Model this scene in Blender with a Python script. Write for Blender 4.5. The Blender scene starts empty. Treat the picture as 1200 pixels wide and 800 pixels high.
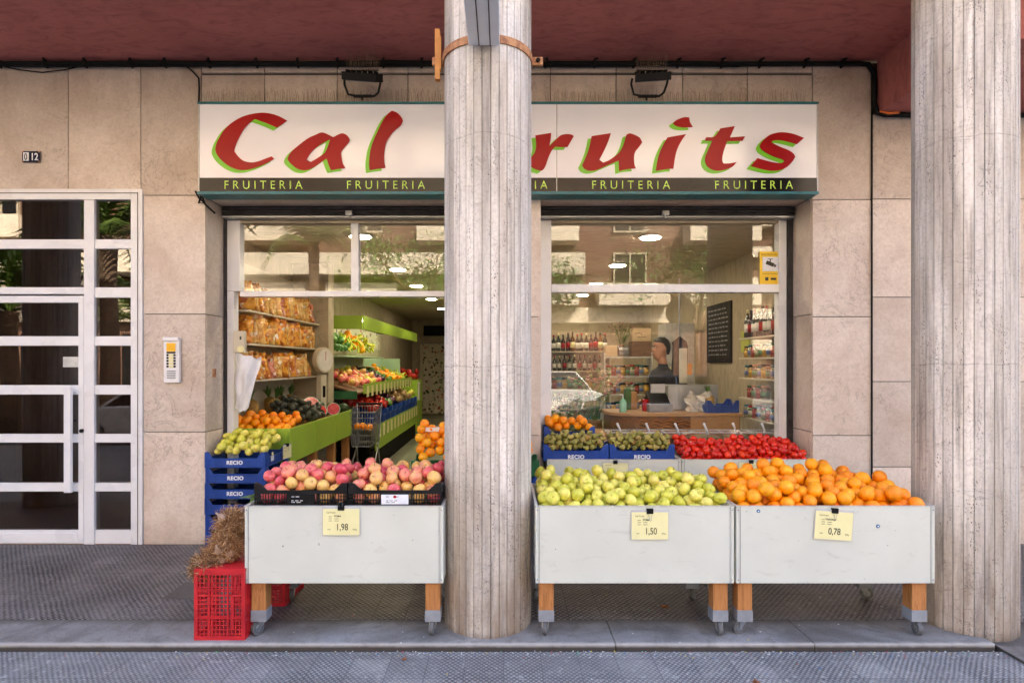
import bpy, bmesh, math, random
from mathutils import Vector, Matrix, Euler
R = random.Random(7)
F = 700.0; CX = 590.0; CY = 425.0; CH = 1.55      # focal length and principal point of the photograph, eye height
def PX(x, Y): return (x - CX) / F * Y
def PZ(y, Y): return CH + (CY - y) / F * Y
rad = math.radians
sc = bpy.context.scene
COL = sc.collection

# ---------------------------------------------------------------- mesh builder
class MB:
    def __init__(s): s.v = []; s.f = []; s.mi = []; s.k = 0; s.M = None
    def add(s, vs, fs):
        b = len(s.v)
        if s.M is not None: vs = [tuple(s.M @ Vector(p)) for p in vs]
        s.v += [tuple(p) for p in vs]
        for q in fs: s.f.append([b + i for i in q]); s.mi.append(s.k)
        return s
    def box(s, x0, x1, y0, y1, z0, z1):
        if x0 > x1: x0, x1 = x1, x0
        if y0 > y1: y0, y1 = y1, y0
        if z0 > z1: z0, z1 = z1, z0
        return s.add([(x0,y0,z0),(x1,y0,z0),(x1,y1,z0),(x0,y1,z0),(x0,y0,z1),(x1,y0,z1),(x1,y1,z1),(x0,y1,z1)],
                     [(0,3,2,1),(4,5,6,7),(0,1,5,4),(1,2,6,5),(2,3,7,6),(3,0,4,7)])
    def prism(s, pts, a, b, plane='xz'):
        n = len(pts)
        g = {'xz': lambda p, t: (p[0], t, p[1]), 'yz': lambda p, t: (t, p[0], p[1]), 'xy': lambda p, t: (p[0], p[1], t)}[plane]
        V = [g(p, a) for p in pts] + [g(p, b) for p in pts]
        return s.add(V, [list(range(n)), list(range(2*n-1, n-1, -1))] + [(i, i+n, (i+1)%n+n, (i+1)%n) for i in range(n)])
    def tube(s, pts, r, seg=8, closed=False):
        pts = [Vector(p) for p in pts]; n = len(pts); V = []; up = None
        for i, p in enumerate(pts):
            if closed: t = (pts[(i+1)%n] - pts[i-1]).normalized()
            else: t = (pts[min(i+1,n-1)] - pts[max(i-1,0)]).normalized()
            if up is None:
                up = Vector((0,0,1)) if abs(t.z) < .9 else Vector((1,0,0))
            a = t.cross(up); a = a.normalized() if a.length > 1e-6 else Vector((1,0,0))
            b = a.cross(t).normalized(); up = b
            rr = r[i] if isinstance(r, (list, tuple)) else r
            for k in range(seg):
                q = 2*math.pi*k/seg
                V.append(p + a*(rr*math.cos(q)) + b*(rr*math.sin(q)))
        fs = []
        for i in range(n if closed else n-1):
            j = (i+1) % n
            for k in range(seg):
                l = (k+1) % seg
                fs.append((i*seg+k, i*seg+l, j*seg+l, j*seg+k))
        if not closed:
            fs.append(tuple(range(seg))[::-1]); fs.append(tuple((n-1)*seg+k for k in range(seg)))
        return s.add([tuple(p) for p in V], fs)
    def cyl(s, c, r, h, seg=16, axis='z'):
        c = Vector(c); d = {'x': Vector((1,0,0)), 'y': Vector((0,1,0)), 'z': Vector((0,0,1))}[axis]
        return s.tube([c - d*h/2, c + d*h/2], r, seg)
    def lathe(s, prof, seg=16, c=(0,0,0), lobes=0, amp=0):
        V = []; n = len(prof)
        for (r, z) in prof:
            for k in range(seg):
                q = 2*math.pi*k/seg; rr = r*(1+amp*math.cos(lobes*q))
                V.append((c[0]+rr*math.cos(q), c[1]+rr*math.sin(q), c[2]+z))
        fs = []
        for i in range(n-1):
            for k in range(seg):
                l = (k+1) % seg
                fs.append((i*seg+k, (i+1)*seg+k, (i+1)*seg+l, i*seg+l))
        if prof[0][0] > 1e-6: fs.append(tuple(range(seg)))
        if prof[-1][0] > 1e-6: fs.append(tuple((n-1)*seg+k for k in range(seg))[::-1])
        return s.add(V, fs)
    def ell(s, c, rx, ry, rz, seg=12, rings=8):
        V = []; fs = []
        for i in range(rings+1):
            t = math.pi*i/rings
            for k in range(seg):
                q = 2*math.pi*k/seg
                V.append((c[0]+rx*math.sin(t)*math.cos(q), c[1]+ry*math.sin(t)*math.sin(q), c[2]+rz*math.cos(t)))
        for i in range(rings):
            for k in range(seg):
                l = (k+1) % seg
                fs.append((i*seg+k, (i+1)*seg+k, (i+1)*seg+l, i*seg+l))
        return s.add(V, fs)
    def mesh(s, name, mats, smooth=False):
        me = bpy.data.meshes.new(name); me.from_pydata(s.v, [], s.f)
        if not isinstance(mats, (list, tuple)): mats = [mats]
        for m in mats: me.materials.append(m)
        me.polygons.foreach_set('material_index', s.mi)
        if smooth: me.polygons.foreach_set('use_smooth', [True]*len(s.f))
        me.validate(); bm = bmesh.new(); bm.from_mesh(me); bmesh.ops.recalc_face_normals(bm, faces=bm.faces); bm.to_mesh(me); bm.free(); me.update()
        return me
    def build(s, name, mats, parent=None, smooth=False, bevel=0, world=False, loc=None, seg=2):
        return link(name, s.mesh(name, mats, smooth), parent, bevel, world, loc, seg)

def link(name, me, parent=None, bevel=0, world=False, loc=None, seg=2):
    o = bpy.data.objects.new(name, me); COL.objects.link(o)
    if parent is not None:
        o.parent = parent
        if world:
            l = Vector(parent.location); p = parent.parent
            while p is not None: l += p.location; p = p.parent
            o.location = -l
    if loc is not None: o.location = loc
    if bevel:
        m = o.modifiers.new('bevel', 'BEVEL'); m.width = bevel; m.segments = seg; m.limit_method = 'ANGLE'; m.angle_limit = rad(35)
        m.harden_normals = False
    return o

def tag(o, label=None, cat=None, group=None, kind=None):
    if label: o['label'] = label
    if cat: o['category'] = cat
    if group: o['group'] = group
    if kind: o['kind'] = kind
    return o
def thing(name, label, cat, loc=(0,0,0), rz=0, group=None):
    o = bpy.data.objects.new(name, None); COL.objects.link(o)
    o.empty_display_size = .1; o.location = loc; o.rotation_euler = (0,0,rz)
    return tag(o, label, cat, group)
def copy_tree(o, loc=None, label=None, rz=None, parent=None):
    c = o.copy(); COL.objects.link(c)
    if parent is not None: c.parent = parent
    if loc is not None: c.location = loc
    if label: c['label'] = label
    if rz is not None: c.rotation_euler = (0,0,rz)
    for ch in list(o.children): copy_tree(ch, parent=c)
    return c

# ---------------------------------------------------------------- materials
def C4(c): return (c[0], c[1], c[2], 1)
class NT:
    def __init__(s, name):
        s.m = bpy.data.materials.new(name); s.m.use_nodes = True
        s.t = s.m.node_tree; s.t.nodes.clear()
        s.out = s.t.nodes.new('ShaderNodeOutputMaterial')
    def n(s, typ, ins=None, **kw):
        d = s.t.nodes.new(typ)
        for k, v in kw.items(): setattr(d, k, v)
        for k, v in (ins or {}).items():
            if hasattr(v, 'is_output') or isinstance(v, bpy.types.NodeSocket): s.t.links.new(v, d.inputs[k])
            else: d.inputs[k].default_value = v
        return d
    def math(s, op, a, b=0.0, c=None, clamp=False):
        i = {0: a, 1: b}
        if c is not None: i[2] = c
        return s.n('ShaderNodeMath', i, operation=op, use_clamp=clamp).outputs[0]
    def mix(s, fac, a, b, blend='MIX'):
        d = s.n('ShaderNodeMix', {0: fac}, data_type='RGBA', blend_type=blend)
        for k, v in ((6, a), (7, b)):
            if isinstance(v, bpy.types.NodeSocket): s.t.links.new(v, d.inputs[k])
            else: d.inputs[k].default_value = C4(v)
        return d.outputs[2]
    def ramp(s, fac, stops):
        d = s.n('ShaderNodeValToRGB', {0: fac}); e = d.color_ramp.elements
        while len(e) < len(stops): e.new(.5)
        for i, (p, c) in enumerate(stops): e[i].position = p; e[i].color = C4(c) if not isinstance(c, (int, float)) else (c,c,c,1)
        return d.outputs[0]
    def coord(s, rand=False, scale=(1,1,1), kind='Object'):
        tc = s.n('ShaderNodeTexCoord').outputs[kind]
        if rand:
            oi = s.n('ShaderNodeObjectInfo').outputs['Random']
            off = s.math('MULTIPLY', oi, 37.0)
            tc = s.n('ShaderNodeVectorMath', {0: tc, 1: s.n('ShaderNodeCombineXYZ', {0: off, 1: off, 2: off}).outputs[0]}, operation='ADD').outputs[0]
        if scale != (1,1,1):
            tc = s.n('ShaderNodeMapping', {0: tc, 3: scale}).outputs[0]
        return tc
    def noise(s, vec, scale, detail=4, rough=.55, dist=0):
        return s.n('ShaderNodeTexNoise', {'Vector': vec, 'Scale': scale, 'Detail': detail, 'Roughness': rough, 'Distortion': dist}).outputs[0]
    def fin(s, color, rough=.6, metal=0.0, bump=None, bs=.3, bd=.01, coat=0, spec=.5, trans=0, alpha=1, emis=None, es=0, sss=0):
        b = s.n('ShaderNodeBsdfPrincipled')
        for k, v in (('Base Color', color), ('Roughness', rough), ('Metallic', metal), ('Coat Weight', coat), ('Specular IOR Level', spec), ('Transmission Weight', trans), ('Alpha', alpha)):
            if isinstance(v, bpy.types.NodeSocket): s.t.links.new(v, b.inputs[k])
            else: b.inputs[k].default_value = C4(v) if k == 'Base Color' else v
        if sss: b.inputs['Subsurface Weight'].default_value = sss; b.inputs['Subsurface Radius'].default_value = (.02,.01,.005)
        if emis: b.inputs['Emission Color'].default_value = C4(emis); b.inputs['Emission Strength'].default_value = es
        if bump is not None:
            bn = s.n('ShaderNodeBump', {'Height': bump, 'Strength': bs, 'Distance': bd})
            s.t.links.new(bn.outputs[0], b.inputs['Normal'])
        s.t.links.new(b.outputs[0], s.out.inputs[0])
        return s.m

def simple(name, a, b=None, ns=8, rough=.6, metal=0, bs=.15, bn=60, bd=.003, coat=0, rnd=0, spec=.5, rvar=.1, detail=4):
    """one surface with soft mottling, its own gloss variation and fine relief"""
    s = NT(name); co = s.coord(True)
    n1 = s.noise(co, ns, detail); b = b or tuple(x*.8 for x in a)
    col = s.ramp(n1, [(.35, b), (.65, a)])
    if rnd:
        oi = s.n('ShaderNodeObjectInfo').outputs['Random']
        v = s.math('MULTIPLY_ADD', oi, rnd*2, 1-rnd)
        col = s.n('ShaderNodeHueSaturation', {'Color': col, 'Value': v}).outputs[0]
    n2 = s.noise(co, bn, 3)
    rg = s.math('MULTIPLY_ADD', n1, rvar*2, rough-rvar, clamp=True)
    return s.fin(col, rg, metal, n2, bs, bd, coat, spec)

def emit(name, c, st):
    s = NT(name); e = s.n('ShaderNodeEmission', {0: C4(c), 1: st}); s.t.links.new(e.outputs[0], s.out.inputs[0]); return s.m

def glass(name, tint=(1,1,1), base=.045, rough=0.0, dirt=True):
    s = NT(name)
    lw = s.n('ShaderNodeLayerWeight', {0: .5}).outputs['Facing']
    f = s.math('MULTIPLY_ADD', s.math('POWER', lw, 5), .9, base, clamp=True)
    tr = s.n('ShaderNodeBsdfTransparent', {0: C4(tint)}); gl = s.n('ShaderNodeBsdfGlossy', {0: (1,1,1,1), 1: rough})
    mx = s.n('ShaderNodeMixShader', {0: f, 1: tr.outputs[0], 2: gl.outputs[0]})
    s.t.links.new(mx.outputs[0], s.out.inputs[0]); return s.m

def m_marble():
    s = NT('marble'); co = s.coord()
    at = s.n('ShaderNodeAttribute', attribute_name='tone').outputs['Fac']
    off = s.math('MULTIPLY', at, 13.0)
    co = s.n('ShaderNodeVectorMath', {0: co, 1: s.n('ShaderNodeCombineXYZ', {0: off, 1: 0.0, 2: off}).outputs[0]}, operation='ADD').outputs[0]
    n1 = s.noise(co, 2.2, 6, .6, .6); n2 = s.noise(co, 26, 6, .65, 1.2); n3 = s.noise(co, 140, 3)
    col = s.ramp(n1, [(.3, (.56,.45,.365)), (.5, (.67,.57,.49)), (.72, (.75,.66,.58))])
    col = s.mix(s.ramp(n2, [(.40, .0), (.75, .42)]), col, (.34,.25,.19))
    col = s.mix(s.ramp(s.noise(co, 60, 5, .7, 2.5), [(.60, .0), (.66, .5), (.72, 0.0)]), col, (.66,.60,.53))
    # thin brown veins
    vn = s.noise(co, 3.3, 7, .62, 1.8)
    vein = s.ramp(s.math('ABSOLUTE', s.math('SUBTRACT', vn, .5)), [(0.0, .55), (.006, .3), (.014, 0.0)])
    col = s.mix(s.math('MULTIPLY', vein, s.ramp(s.noise(co, 1.3, 2), [(.45, 0.0), (.6, 1.0)])), col, (.17,.11,.08))
    tv = s.math('MULTIPLY_ADD', at, .26, .86)
    col = s.n('ShaderNodeHueSaturation', {'Color': col, 'Value': tv}).outputs[0]
    # darker brown towards the ceiling line and just above the pavement, broken by noise
    z = s.n('ShaderNodeSeparateXYZ', {0: s.coord()}).outputs[2]
    g = s.math('ADD', s.ramp(s.math('DIVIDE', z, 4.2), [(.80, 0.0), (.99, .55)]), s.ramp(s.math('DIVIDE', z, 4.2), [(0.0, .3), (.05, 0.0)]))
    g = s.math('MULTIPLY', g, s.ramp(s.noise(s.coord(scale=(3,3,.6)), 3, 5), [(.3, .4), (.7, 1.0)]))
    col = s.mix(g, col, (.20,.15,.12))
    pit = s.ramp(s.noise(co, 75, 4), [(.25, 0.0), (.33, 1.0)])
    col = s.mix(s.math('SUBTRACT', 1.0, pit), col, (.14,.10,.08))
    return s.fin(col, s.math('MULTIPLY_ADD', n2, .3, .35), 0, s.math('ADD', pit, s.math('MULTIPLY', n3, .3)), .25, .003)

def m_concrete():
    s = NT('board_concrete'); co = s.coord(True)
    lo = s.coord(True, (1,1,.12))
    z = s.n('ShaderNodeSeparateXYZ', {0: s.coord()}).outputs[2]
    n1 = s.noise(lo, 6, 6, .65); n2 = s.noise(co, 45, 6, .7)
    col = s.ramp(n1, [(.30, (.40,.34,.285)), (.46, (.59,.535,.47)), (.60, (.76,.71,.65))])
    col = s.mix(s.ramp(n2, [(.45, 0.0), (.75, .45)]), col, (.32,.28,.24))
    # per-board tone carried by the mesh
    at = s.n('ShaderNodeAttribute', attribute_name='tone').outputs['Fac']
    col = s.n('ShaderNodeHueSaturation', {'Color': col, 'Value': s.math('MULTIPLY_ADD', at, .34, .82)}).outputs[0]
    # brown weathering at the foot
    foot = s.math('MULTIPLY', s.ramp(z, [(.0, 1.0), (.25, .9), (.65, .4), (1.0, 0.0)]), s.ramp(s.noise(s.coord(True, (2.2,2.2,.5)), 4, 6, .65), [(.32, .15), (.62, 1.0)]))
    col = s.mix(s.math('MULTIPLY', foot, .85), col, (.23,.16,.105))
    st = s.noise(s.coord(True, (9,9,.5)), 3, 6, .7)
    col = s.mix(s.ramp(st, [(.50, 0.0), (.68, .66)]), col, (.215,.19,.17))
    v = s.n('ShaderNodeTexVoronoi', {'Vector': s.coord(True, (1,1,.55)), 'Scale': 95}).outputs['Distance']
    pm = s.ramp(s.noise(s.coord(True, (7,7,.8)), 2.4, 5, .7), [(.50, 0.0), (.64, 1.0)])
    pit = s.math('MULTIPLY', s.ramp(v, [(.16, 1.0), (.34, 0.0)]), pm)
    col = s.mix(s.math('MULTIPLY', pit, .85), col, (.07,.055,.045))
    cr = s.noise(s.coord(True, (1,1,2.2)), 1.15, 6, .6, .8)
    crack = s.ramp(s.math('ABSOLUTE', s.math('SUBTRACT', cr, .52)), [(0.0, .5), (.003, 0.0)])
    col = s.mix(s.math('MULTIPLY', crack, .6), col, (.09,.07,.06))
    zj = s.math('ADD', z, s.math('MULTIPLY', s.noise(s.coord(True), 2.6, 5), .10))
    for zz in (2.93, 1.62):
        lj = s.math('MULTIPLY', s.ramp(s.math('ABSOLUTE', s.math('SUBTRACT', zj, zz)), [(0.0, .5), (.004, 0.0)]), s.ramp(n2, [(.35, .3), (.6, 1.0)]))
        col = s.mix(lj, col, (.12,.10,.08)); crack = s.math('MAXIMUM', crack, lj)
    col = s.mix(s.ramp(s.math('ADD', z, s.math('MULTIPLY', n2, .12)), [(.05, .8), (.14, 0.0)]), col, (.07,.05,.035))
    h = s.math('SUBTRACT', s.math('MULTIPLY', n2, .6), s.math('ADD', pit, crack))
    return s.fin(col, .82, 0, h, .6, .006, spec=.3)

def m_stud(name, a, b, pitch, dark, rough=.55):
    s = NT(name); co = s.coord()
    sx = s.n('ShaderNodeSeparateXYZ', {0: co}); k = 2*math.pi/pitch
    jx = s.math('MULTIPLY_ADD', s.noise(co, 4, 2), .02, sx.outputs[0]); jy = s.math('MULTIPLY_ADD', s.noise(co, 4.7, 2), .02, sx.outputs[1])
    h = s.math('MULTIPLY', s.math('SINE', s.math('MULTIPLY', jx, k)), s.math('SINE', s.math('MULTIPLY', jy, k*.85)))
    h = s.ramp(s.math('MULTIPLY_ADD', h, .5, .5), [(.50, 0.0), (.68, 1.0)])
    # 20 cm tiles
    def jl(o):
        f = s.math('FRACT', s.math('DIVIDE', o, .20)); d = s.math('ABSOLUTE', s.math('SUBTRACT', f, .5))
        return s.ramp(d, [(.475, 0.0), (.49, 1.0)])
    j = s.math('MAXIMUM', jl(sx.outputs[0]), jl(sx.outputs[1]))
    n1 = s.noise(co, 1.4, 6, .65); n2 = s.noise(co, 60, 5)
    col = s.ramp(n1, [(.3, b), (.7, a)])
    cell = s.n('ShaderNodeTexWhiteNoise', {0: s.n('ShaderNodeVectorMath', {0: s.n('ShaderNodeVectorMath', {0: co, 1: (5,5,0)}, operation='MULTIPLY').outputs[0]}, operation='FLOOR').outputs[0]}, noise_dimensions='3D').outputs[0]
    col = s.n('ShaderNodeHueSaturation', {'Color': col, 'Value': s.math('MULTIPLY_ADD', cell, .22, .9)}).outputs[0]
    gw = s.ramp(s.noise(co, 2.3, 6, .7, .4), [(.34, .38), (.6, .92)])
    col = s.mix(s.math('MULTIPLY', s.math('SUBTRACT', 1.0, h), gw), col, dark)
    col = s.mix(s.ramp(s.noise(co, 26, 5, .7), [(.56, 0.0), (.68, .5)]), col, tuple(min(1, q*1.5) for q in a))
    col = s.mix(s.math('MULTIPLY', j, .5), col, dark)
    col = s.mix(s.ramp(n2, [(.5, 0.0), (.8, .35)]), col, dark)
    wear = s.ramp(s.noise(co, .9, 5, .6, .5), [(.52, 0.0), (.72, .6)])
    col = s.mix(wear, col, tuple(x*.6 for x in b))
    hh = s.math('SUBTRACT', h, s.math('MULTIPLY', j, .6))
    return s.fin(col, s.math('MULTIPLY_ADD', n1, .3, rough-.15), 0, hh, .8, .004)

def m_plaster(name, a, b, rough=.8, sc_=5, bs=.4):
    s = NT(name); co = s.coord()
    n1 = s.noise(co, .7, 6, .65, .8); n2 = s.noise(s.coord(scale=(1,2.4,1)), sc_, 7, .7, 1.2); n3 = s.noise(co, 90, 3)
    col = s.ramp(n1, [(.3, b), (.7, a)])
    col = s.mix(s.ramp(n2, [(.47, 0.0), (.74, .75)]), col, tuple(x*.5 for x in b))
    col = s.mix(s.ramp(s.noise(co, 17, 5, .7), [(.6, 0.0), (.8, .2)]), col, tuple(min(1, x*1.7) for x in a))
    return s.fin(col, rough, 0, s.math('ADD', n2, s.math('MULTIPLY', n3, .25)), bs, .01, spec=.3)

def m_fruit(name, stops, ns=2.2, rough=.35, coat=0, bn=30, bs=.05, rmix=.55, speck=None, sss=.1):
    s = NT(name); co = s.coord(True)
    oi = s.n('ShaderNodeObjectInfo').outputs['Random']
    n1 = s.noise(co, ns, 3, .5, .4)
    f = s.math('ADD', s.math('MULTIPLY', n1, 1-rmix*.6), s.math('MULTIPLY', s.math('SUBTRACT', oi, .5), rmix))
    col = s.ramp(f, stops)
    if speck:
        col = s.mix(s.ramp(s.noise(co, 22, 3), [(.64, 0.0), (.7, .5)]), col, speck)
    return s.fin(col, rough, 0, s.noise(co, bn, 2), bs, .02, coat, sss=sss)

def m_wood(name, a, b, rough=.5, ax=(14,14,1.2)):
    s = NT(name); co = s.coord(True, ax)
    n = s.noise(co, 3, 6, .6, 1.5)
    col = s.ramp(n, [(.3, b), (.5, a), (.62, b), (.75, a)])
    return s.fin(col, rough, 0, n, .2, .002)

def m_painted(name, a, rough=.4):
    """painted board with scuffs and a few dirty scratches"""
    s = NT(name); co = s.coord(True)
    n1 = s.noise(co, 2.5, 5); col = s.ramp(n1, [(.3, tuple(x*.9 for x in a)), (.7, a)])
    sm = s.ramp(s.noise(s.coord(True, (1.2,1,3.5)), 3.2, 8, .72, 1.5), [(.58, 0.0), (.74, .42)])
    col = s.mix(sm, col, (.36,.34,.29))
    sp = s.ramp(s.noise(co, 38, 3, .5), [(.74, 0.0), (.77, .8)])
    col = s.mix(sp, col, (.2,.17,.13))
    return s.fin(col, s.math('MULTIPLY_ADD', n1, .2, rough-.1), 0, s.noise(co, 120, 2), .05, .002)

M = {}
M['marble'] = m_marble(); M['concrete'] = m_concrete()
M['joint'] = simple('dark_joint', (.06,.045,.035), ns=20)
M['porch_tile'] = m_stud('ribbed_porch_tile', (.27,.25,.25), (.17,.155,.155), .037, (.020,.018,.018))
M['pave_tile'] = m_stud('studded_pavement_tile', (.41,.42,.435), (.25,.26,.27), .028, (.07,.075,.088))
def m_kerb():
    s = NT('kerb_stone'); co = s.coord()
    n1 = s.noise(co, 1.1, 7, .7, .7); n2 = s.noise(co, 9, 8, .75, .6); v = s.noise(co, 160, 3, .6)
    col = s.ramp(n1, [(.32, (.13,.122,.118)), (.5, (.245,.24,.24)), (.68, (.37,.37,.375))])
    col = s.mix(s.ramp(n2, [(.48, 0.0), (.70, .75)]), col, (.12,.105,.095))
    col = s.mix(s.ramp(v, [(.56, 0.0), (.68, .55)]), col, (.06,.055,.05)); col = s.mix(s.ramp(v, [(.30, .5), (.40, 0.0)]), col, (.55,.54,.53))
    y = s.n('ShaderNodeSeparateXYZ', {0: co}).outputs[1]
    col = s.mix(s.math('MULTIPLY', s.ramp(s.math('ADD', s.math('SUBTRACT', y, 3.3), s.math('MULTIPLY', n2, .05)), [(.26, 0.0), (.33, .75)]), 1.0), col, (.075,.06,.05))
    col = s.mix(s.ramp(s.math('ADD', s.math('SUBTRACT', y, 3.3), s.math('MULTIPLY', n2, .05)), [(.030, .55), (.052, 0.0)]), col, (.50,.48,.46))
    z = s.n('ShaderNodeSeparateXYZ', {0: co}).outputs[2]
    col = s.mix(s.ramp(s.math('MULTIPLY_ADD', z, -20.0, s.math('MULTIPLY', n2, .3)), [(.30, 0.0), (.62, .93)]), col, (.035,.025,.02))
    return s.fin(col, .75, 0, s.math('ADD', n2, s.math('MULTIPLY', v, .4)), .6, .008)
M['kerb'] = m_kerb()
M['asphalt'] = m_plaster('asphalt', (.06,.06,.062), (.045,.045,.047), .9, 30)
M['maroon'] = m_plaster('maroon_plaster', (.50,.18,.165), (.39,.13,.12), .85)
M['white_alu'] = simple('white_lacquered_metal', (.80,.80,.82), (.74,.74,.76), ns=3, rough=.28, bs=.02, rvar=.05)
M['green_grey_alu'] = simple('grey_metal', (.45,.47,.5), (.38,.4,.43), ns=6, rough=.35, metal=.6, bs=.05)
M['steel'] = simple('galvanised_steel', (.42,.43,.45), (.3,.31,.33), ns=18, rough=.38, metal=.9, bs=.1)
M['shutter'] = simple('grimy_shutter_metal', (.055,.05,.05), (.025,.022,.022), ns=9, rough=.55, metal=.3, bs=.3, bn=40)
M['dark_metal'] = simple('black_metal', (.007,.006,.005), (.004,.003,.003), ns=12, rough=.6, bs=.1, spec=.2)
M['rust'] = simple('rusty_iron', (.60,.30,.14), (.30,.115,.05), ns=26, rough=.75, bs=.5, bn=70)
M['cable'] = simple('black_cable_sheath', (.006,.006,.006), ns=20, rough=.6, spec=.15)
M['teal'] = simple('teal_trim', (.01,.16,.19), (.008,.11,.13), ns=14, rough=.4)
M['sign_white'] = simple('white_sign_acrylic', (.83,.84,.89), (.78,.79,.85), ns=1.1, rough=.14, bs=.01, rvar=.04, coat=.15)
M['sign_black'] = simple('black_sign_band', (.006,.005,.005), (.003,.003,.003), ns=2, rough=.2, bs=.01, rvar=.04, spec=.35)
M['sign_red'] = simple('red_vinyl', (.36,.001,.005), (.32,.001,.004), ns=2, rough=.3, bs=.01, rvar=.04, spec=.25)
M['sign_green'] = simple('lime_vinyl', (.17,.56,.02), (.15,.50,.015), ns=3, rough=.3, bs=.01, rvar=.04)
M['sign_lime'] = simple('pale_lime_vinyl', (.55,.82,.12), (.5,.76,.1), ns=3, rough=.3, bs=.01)
M['cart'] = m_painted('off_white_board', (.64,.66,.60))
M['cart_trim'] = simple('pale_aluminium_trim', (.62,.63,.62), (.5,.5,.5), ns=20, rough=.4, metal=.3)
M['leg_wood'] = m_wood('varnished_pine', (.50,.215,.07), (.33,.125,.035), .45)
M['grey_paint'] = simple('grey_sleeve_paint', (.27,.29,.32), (.2,.21,.24), ns=14, rough=.55, bs=.2)
M['rubber'] = simple('grey_rubber', (.13,.13,.135), (.09,.09,.09), ns=30, rough=.6)
M['blue_plastic'] = simple('blue_crate_plastic', (.004,.055,.32), (.003,.042,.24), ns=6, rough=.38, bs=.08, rnd=.08)
M['red_plastic'] = simple('red_crate_plastic', (.60,.02,.028), (.42,.012,.02), ns=6, rough=.38, bs=.08)
M['black_plastic'] = simple('black_crate_plastic', (.008,.009,.011), (.005,.005,.006), ns=6, rough=.4, bs=.08, spec=.3)
M['green_plastic'] = simple('green_crate_plastic', (.012,.13,.05), (.01,.1,.035), ns=6, rough=.4, bs=.08)
M['white_print'] = simple('white_print', (.78,.8,.85), (.7,.72,.78), ns=30, rough=.5, bs=.01)
M['card'] = simple('pale_yellow_card', (.80,.76,.42), (.77,.72,.38), ns=12, rough=.45, bs=.03)
M['ink'] = simple('dark_ink', (.05,.05,.035), ns=30, rough=.6, bs=0)
M['plastic_sleeve'] = simple('clear_grey_sleeve', (.55,.56,.56), (.5,.5,.52), ns=10, rough=.2)
M['glass'] = glass('window_glass', base=.034); M['door_glass'] = glass('door_glass', (.62,.56,.50), .075)
M['lime_panel'] = simple('lime_green_panel', (.33,.52,.05), (.29,.45,.04), ns=3, rough=.4, bs=.03)
M['mint'] = simple('mint_backboard', (.50,.66,.52), (.44,.6,.47), ns=3, rough=.45, bs=.03)
M['tan_wall'] = m_plaster('tan_wall_paint', (.50,.43,.31), (.44,.375,.27), .8, 4, .08)
M['ceil_paint'] = m_plaster('shop_ceiling_paint', (.62,.55,.43), (.56,.50,.39), .85, 4, .08)
M['shop_floor'] = simple('worn_shop_floor', (.23,.24,.17), (.17,.18,.13), ns=2, rough=.3, bs=.1)
M['shelf_cream'] = simple('cream_shelf_board', (.62,.57,.45), (.56,.51,.40), ns=4, rough=.4)
M['wood_brown'] = m_wood('brown_wood', (.22,.11,.05), (.13,.06,.03), .5, (1.5,14,14))
M['wood_orange'] = m_wood('orange_wood', (.46,.26,.11), (.36,.19,.075), .4, (1.5,14,14))
M['lobby'] = m_wood('dark_lobby_panel', (.15,.085,.06), (.09,.05,.036), .5)
M['lobby_light'] = m_wood('brown_lobby_floor', (.32,.19,.12), (.24,.13,.08), .3, (3,1.5,3))
M['lamp'] = emit('lit_lamp_disc', (1,.86,.62), 15)
M['added_tube_lamp'] = emit('added_lit_tube', (1,.93,.78), 3.5)
M['black'] = simple('matt_black', (.006,.006,.006), ns=9, rough=.7, spec=.2)
M['paper'] = simple('white_paper', (.75,.73,.68), (.66,.64,.6), ns=9, rough=.8, bs=.3, bn=25)
M['white_film'] = simple('white_plastic_film', (.78,.79,.82), (.68,.69,.73), ns=7, rough=.35, bs=.6, bn=18, bd=.01)

M['pink_apple'] = m_fruit('pink_apple_skin', [(.08,(.78,.48,.14)),(.24,(.80,.34,.17)),(.42,(.76,.17,.15)),(.60,(.60,.055,.09)),(.85,(.34,.012,.05))], 1.3, .32, rmix=.75, speck=(.75,.45,.3))
M['yellow_apple'] = m_fruit('yellow_green_apple_skin', [(.25,(.56,.56,.06)),(.5,(.78,.71,.15)),(.72,(.82,.68,.20)),(.9,(.78,.48,.18))], 1.5, .33, rmix=.5, speck=(.35,.3,.08))
M['orange'] = m_fruit('orange_peel', [(.25,(.90,.27,.003)),(.5,(.97,.37,.004)),(.8,(.97,.46,.012))], 1.5, .38, bn=26, bs=.25, rmix=.6)
M['tomato'] = m_fruit('tomato_skin', [(.25,(.58,.012,.006)),(.5,(.78,.03,.008)),(.85,(.85,.09,.012))], 1.5, .2, rmix=.6)
M['pear'] = m_fruit('russet_pear_skin', [(.3,(.26,.24,.05)),(.5,(.44,.38,.10)),(.62,(.34,.19,.06)),(.85,(.50,.17,.07))], 2.2, .5, rmix=.5, speck=(.18,.09,.03))
M['stem'] = simple('brown_stem', (.09,.05,.02), ns=20)
M['leaf'] = simple('calyx_green', (.03,.11,.015), (.02,.07,.01), ns=20, rough=.6)
M['avocado'] = m_fruit('avocado_skin', [(.3,(.018,.022,.012)),(.7,(.045,.05,.02))], 6, .35, bn=25, bs=.4)
M['melon'] = m_fruit('dark_melon_rind', [(.3,(.02,.05,.012)),(.6,(.10,.11,.03)),(.8,(.25,.2,.06))], 9, .4)
M['flesh'] = simple('red_melon_flesh', (.62,.04,.035), (.5,.03,.03), ns=14, rough=.25)
M['banana'] = m_fruit('banana_peel', [(.3,(.42,.50,.04)),(.6,(.68,.55,.05)),(.9,(.6,.48,.05))], 2, .4)
M['red_veg'] = m_fruit('red_pepper_skin', [(.3,(.3,.01,.01)),(.7,(.55,.03,.02))], 2, .25)
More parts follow.
